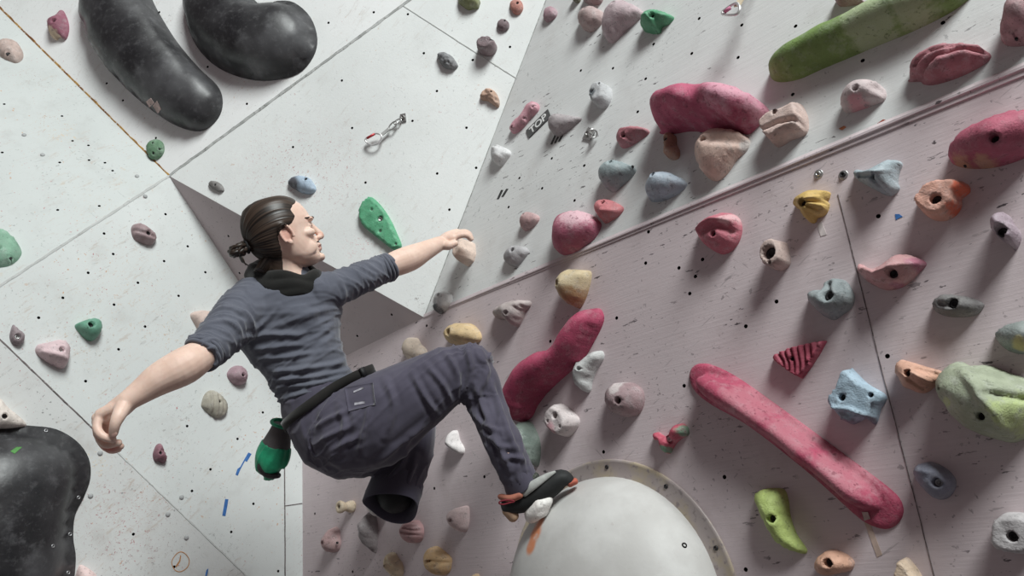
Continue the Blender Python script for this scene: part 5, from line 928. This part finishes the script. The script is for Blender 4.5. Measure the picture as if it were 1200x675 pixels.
def cuff(st, rim, L_, open_, fl=1.0):
    P0, P1 = PX(*st[-1][:3]), PX(*st[-2][:3]); t_ = nrm(open_ if open_ is not None else P0 - P1); vw = nrm(CAM - P0); s1 = nrm(np.cross(t_, vw)); s2 = np.cross(s1, t_); r = st[-1][3] * st[-1][2] / f; V = []; Fc = []; n = 44
    rows = [(-.03, 1.0), (0, 1.02), (L_ * .5, 1.02 * fl), (L_, 1.04 * fl), (L_ + .003, 1.02 * fl), (L_, .98 * fl), (L_ * .4, .95), (-.02, .92)]
    for z, k in rows:
        for i in range(n): a = 2 * math.pi * i / n; w = 1 + .035 * math.sin(3 * a + 1) * (z > 0) + .02 * math.sin(5 * a + z * 40); V.append(P0 + t_ * (z + .006 * math.sin(2 * a) * (z > .02)) + (s1 * math.cos(a) + s2 * math.sin(a)) * r * k * w)
    for i in range(len(rows) - 1):
        for k in range(n): Fc.append((i * n + k, i * n + (k + 1) % n, (i + 1) * n + (k + 1) % n, (i + 1) * n + k))
    return pm('trouser_cuff', V, Fc, trs_m, trs)
cuff(LSH, 1, .055, nrm((PX(463, 575, 2.32) - PX(469, 545, 2.34))) + CT * .75, 1.0); cuff(RSH, 1, .022, None)
# far shoe, tucked inside the hanging cuff
rub = plain('black_rubber', (.014, .014, .015), .6, .3)
V, Fc = remesh_parts = join(limb([(466, 560, 2.35, 20), (464, 576, 2.325, 24), (464, 584, 2.31, 21)])); pm('climbing_shoe', V, Fc, rub)['label'] = 'dark shoe inside the hanging trouser cuff'
# pocket with its tab, thigh seam
patchq(trs, 'pocket_flap', [(404, 455), (437, 449), (440, 474), (409, 482)], trs_m, .0022, 8); lab = plain('pale_thread', (.35, .34, .38), .7)
q = patchq(trs, 'pocket_label', [(416, 472), (428, 470), (428, 473), (416, 475)], lab, .0030, 3); q = patchq(trs, 'pocket_trim', [(415, 459), (426, 454), (427, 456), (415, 461)], lab, .0032, 3)
# --- belt
belt_m = cloth('black_webbing', (.012, .011, .010), (.02, .018, .017)); bp = []; c0 = np.array([379, 473]); A1, A2 = np.array([.80, -.60]), np.array([-.60, -.80])
for th in np.linspace(0, 6.2832, 60, endpoint=False):
    x, y = c0 + A1 * 46.5 * math.cos(th) + A2 * 9 * math.sin(th); bp.append(PX(x, y, 2.24 - .108 * math.sin(th)))
bvs = [BVHTree.FromPolygons([q.co for q in o_.data.vertices], [tuple(p.vertices) for p in o_.data.polygons]) for o_ in (shirt, trs)]
tax = nrm(PX(379, 472, 2.24) - PX(353, 416, 2.25)); V, Fc = [], []; n_ = len(bp); ctr_ = np.mean(bp, 0); rads = []; dirs = []
for p in bp:
    o_ = p - ctr_; hgt = o_ @ tax; o_ = nrm(o_ - tax * hgt); c_ = ctr_ + tax * hgt; best = .05
    for bv in bvs:
        for dz in (-.011, 0, .011):
            loc, nn, ix, dd = bv.ray_cast(Vector(c_ + tax * dz + o_ * .4), Vector(-o_), .4)
            if loc is not None: best = max(best, .4 - dd)
    rads.append(best); dirs.append((c_, o_))
rads = np.array(rads); rads = np.maximum(rads, (np.roll(rads, 1) + np.roll(rads, -1)) / 2); rads = (np.roll(rads, 1) + 2 * rads + np.roll(rads, -1)) / 4 + .003
for r_b, (c_, o_) in zip(rads, dirs):
    p = c_ + o_ * r_b
    for a, b_ in ((-.013, .0), (-.013, .004), (.013, .004), (.013, 0)): V.append(p + tax * a + o_ * b_)
for i in range(n_):
    j = (i + 1) % n_
    for k in range(4): Fc.append((4 * i + k, 4 * i + (k + 1) % 4, 4 * j + (k + 1) % 4, 4 * j + k))
belt = pm('belt', V, Fc, belt_m); V, Fc = boxm(np.array(V[4 * 5 + 1]) * .5 + np.array(V[4 * 5 + 2]) * .5, (tax, dirs[5][1], np.cross(tax, dirs[5][1])), (.014, .004, .009)); pm('buckle', V, Fc, rub, belt)
# --- neck gaiter
sp = []
for r0, yo, tr, ph in ((37, 0, .019, 0), (39, 6, .021, 1.3), (36, 11, .017, 2.6)):
    P = [PX(334 + r0 * math.cos(th), 319 + yo + 4 * math.cos(th) + (7 + yo * .5) * math.sin(th), 2.272 - (.074 + yo * .0012) * math.sin(th)) for th in np.linspace(0, 6.2832, 48, endpoint=False)]
    sp.append(tube([p + CU * .005 * math.sin(5 * i / 48 * 6.28 + ph) for i, p in enumerate(P)], [tr * (1 + .07 * math.sin(4 * i / 48 * 6.28 + ph)) for i in range(48)], 12, True))
gme = remesh(sp, .004, 3, .5); pm('neck_gaiter', None, None, cloth('black_fleece', (.009, .009, .008), (.016, .015, .014)), me=gme)
# --- near shoe
Z4 = lambda x, y: (560 + x / 6.43, 520 + y / 6.43)
sh = remesh([limb([(*Z4(215, 470), zf, 9, 1.1), (*Z4(300, 440), zf, 13.5, 1.1), (*Z4(410, 390), zf, 16, 1.1), (*Z4(530, 320), zf - .005, 14.5, 1.2), (*Z4(640, 260), zf - .01, 10.5, 1.3), (*Z4(700, 285), zf - .01, 6, 1.4)]), limb([(*Z4(330, 350), zf, 12, 1), (*Z4(400, 390), zf, 13, 1)])], .0035, 4, .5)
shoe = pm('climbing_shoe', None, None, cloth('dark_shoe_rubber', (.020, .021, .021), (.040, .041, .042), 80, .6, 0), me=sh); shoe['label'] = 'dark rubber climbing shoe standing on the dome'
heel = plain('salmon_shoe_leather', (.42, .16, .11), .7); V, Fc = limb([(*Z4(175, 400), zf - .0, 3.6, 1.4), (*Z4(250, 412), zf - .03, 4.2, 1.2), (*Z4(320, 385), zf - .04, 4, 1)]); pm('heel_collar', V, Fc, heel, shoe)
V, Fc = limb([(*Z4(215, 500), zf, 6, 1.3), (*Z4(270, 550), zf, 7, 1.4)]); pm('heel_patch', V, Fc, plain('cream_shoe_leather', (.50, .33, .22), .7), shoe)
V, Fc = tube(crom([PX(*Z4(x, y), zf - .055) for x, y in ((275, 435), (230, 425), (175, 432), (160, 448), (190, 458), (240, 445))], 4, True), .0022, 7, True); pm('pull_loop', V, Fc, plain('dark_red_cord', (.16, .015, .025), .8), shoe)
V, Fc = limb([(*Z4(345, 370), zf - .035, 5, .6), (*Z4(420, 310), zf - .04, 5.2, .6), (*Z4(520, 245), zf - .035, 3.5, .6), (*Z4(580, 212), zf - .03, 1.5, .6)]); pm('strap', V, Fc, plain('pale_shoe_strap', (.40, .41, .39), .6), shoe)
V, Fc = limb([(*Z4(690, 300), zf - .012, 4.5, 2), (*Z4(735, 282), zf - .012, 4, 2)]); pm('toe_rand', V, Fc, plain('orange_rand', (.45, .12, .08), .6), shoe)
V, Fc = limb([(*Z4(355, 300), zf - .01, 6, 1.5), (*Z4(400, 265), zf - .01, 7, 1.5), (*Z4(440, 245), zf - .01, 5, 1.5)]); pm('tongue', V, Fc, plain('grey_lace_mesh', (.07, .075, .065), .8, .2, 0, .6, 250), shoe)
# ------------------------------------------------------------------ chalk bag hung at his back
zb = 2.31
cb = bpy.data.objects.new('chalk_bag', None); C.objects.link(cb); cb.location = PX(330, 498, zb); tag(cb, 'green and grey chalk bag hanging behind the climber\'s hips', 'chalk bag'); bpy.context.view_layer.update(); CI = cb.matrix_world.inverted()
def cm(name, V, Fc, mat, me=None):
    o = pm(name, V, Fc, mat, None, True, me); o.parent = cb; o.matrix_parent_inverse = CI; return o
gm = plain('green_nylon', (.025, .36, .18), .5, .4, 0, .25, 25); gg = cloth('grey_mesh', (.10, .095, .095), (.16, .15, .15))
BG = [(331, 497, zb, 10.5), (328, 508, zb, 13), (324, 521, zb, 16.5), (319.5, 535, zb, 18.5), (316.5, 547, zb, 15.5), (317.5, 555, zb, 9)]
cm('bag_body', *limb(BG[:4], cap=(0, 0)), gg); low = remesh([limb(BG[2:], gr=1.07, cap=(0, 1))], .003, 3); wrinkle(low, [(BG[2:], .004, 5, 1.2)], 7.7); cm('bag_base', None, None, gm, low)
V, Fc = limb([(305, 538, zb - .012, 5.5, 2), (307, 548, zb - .012, 6, 2), (316, 556, zb - .012, 5, 2), (326, 557, zb - .012, 3.5, 2)]); cm('base_patch', V, Fc, cloth('dark_bag_cloth', (.02, .018, .017), (.035, .03, .03)))
V, Fc = tube([PX(330.5 + 12.2 * math.cos(a), 496.5 + 2.2 * math.cos(a) + 4.3 * math.sin(a), zb - .026 * math.sin(a)) for a in np.linspace(0, 6.2832, 32, endpoint=False)], .0055, 8, True); cm('rim', V, Fc, gm)
V, Fc = tube([PX(338, 503, zb - .02), PX(345, 499, zb - .05), PX(352, 492, zb - .07)], .006, 8); cm('strap', V, Fc, belt_m)
# ------------------------------------------------------------------ light
LD = nrm(.32 * n2 - .68 * d + .65 * ZU)
def area(name, loc, tgt, sx, sy, pw, col):
    l = bpy.data.lights.new(name, 'AREA'); l.shape = 'RECTANGLE'; l.size = sx; l.size_y = sy; l.energy = pw; l.color = col
    o = bpy.data.objects.new(name, l); C.objects.link(o); o.location = loc; o.rotation_euler = Vector(np.asarray(tgt) - np.asarray(loc)).to_track_quat('-Z', 'Y').to_euler()
mid = PX(600, 340, 2.4)
area('hall_light', mid + LD * 10.0, mid, 3.4, 3.4, 1230, (.95, 1.0, .985))
w = bpy.data.worlds.new('hall'); S.world = w; w.use_nodes = True; bg = w.node_tree.nodes['Background']; bg.inputs[0].default_value = (1.0, .79, .81, 1); bg.inputs[1].default_value = .10
S.view_settings.view_transform = 'Standard'; S.view_settings.look = 'None'; S.view_settings.gamma = 1; S.view_settings.exposure = 0.06; S.view_settings.use_curve_mapping = False
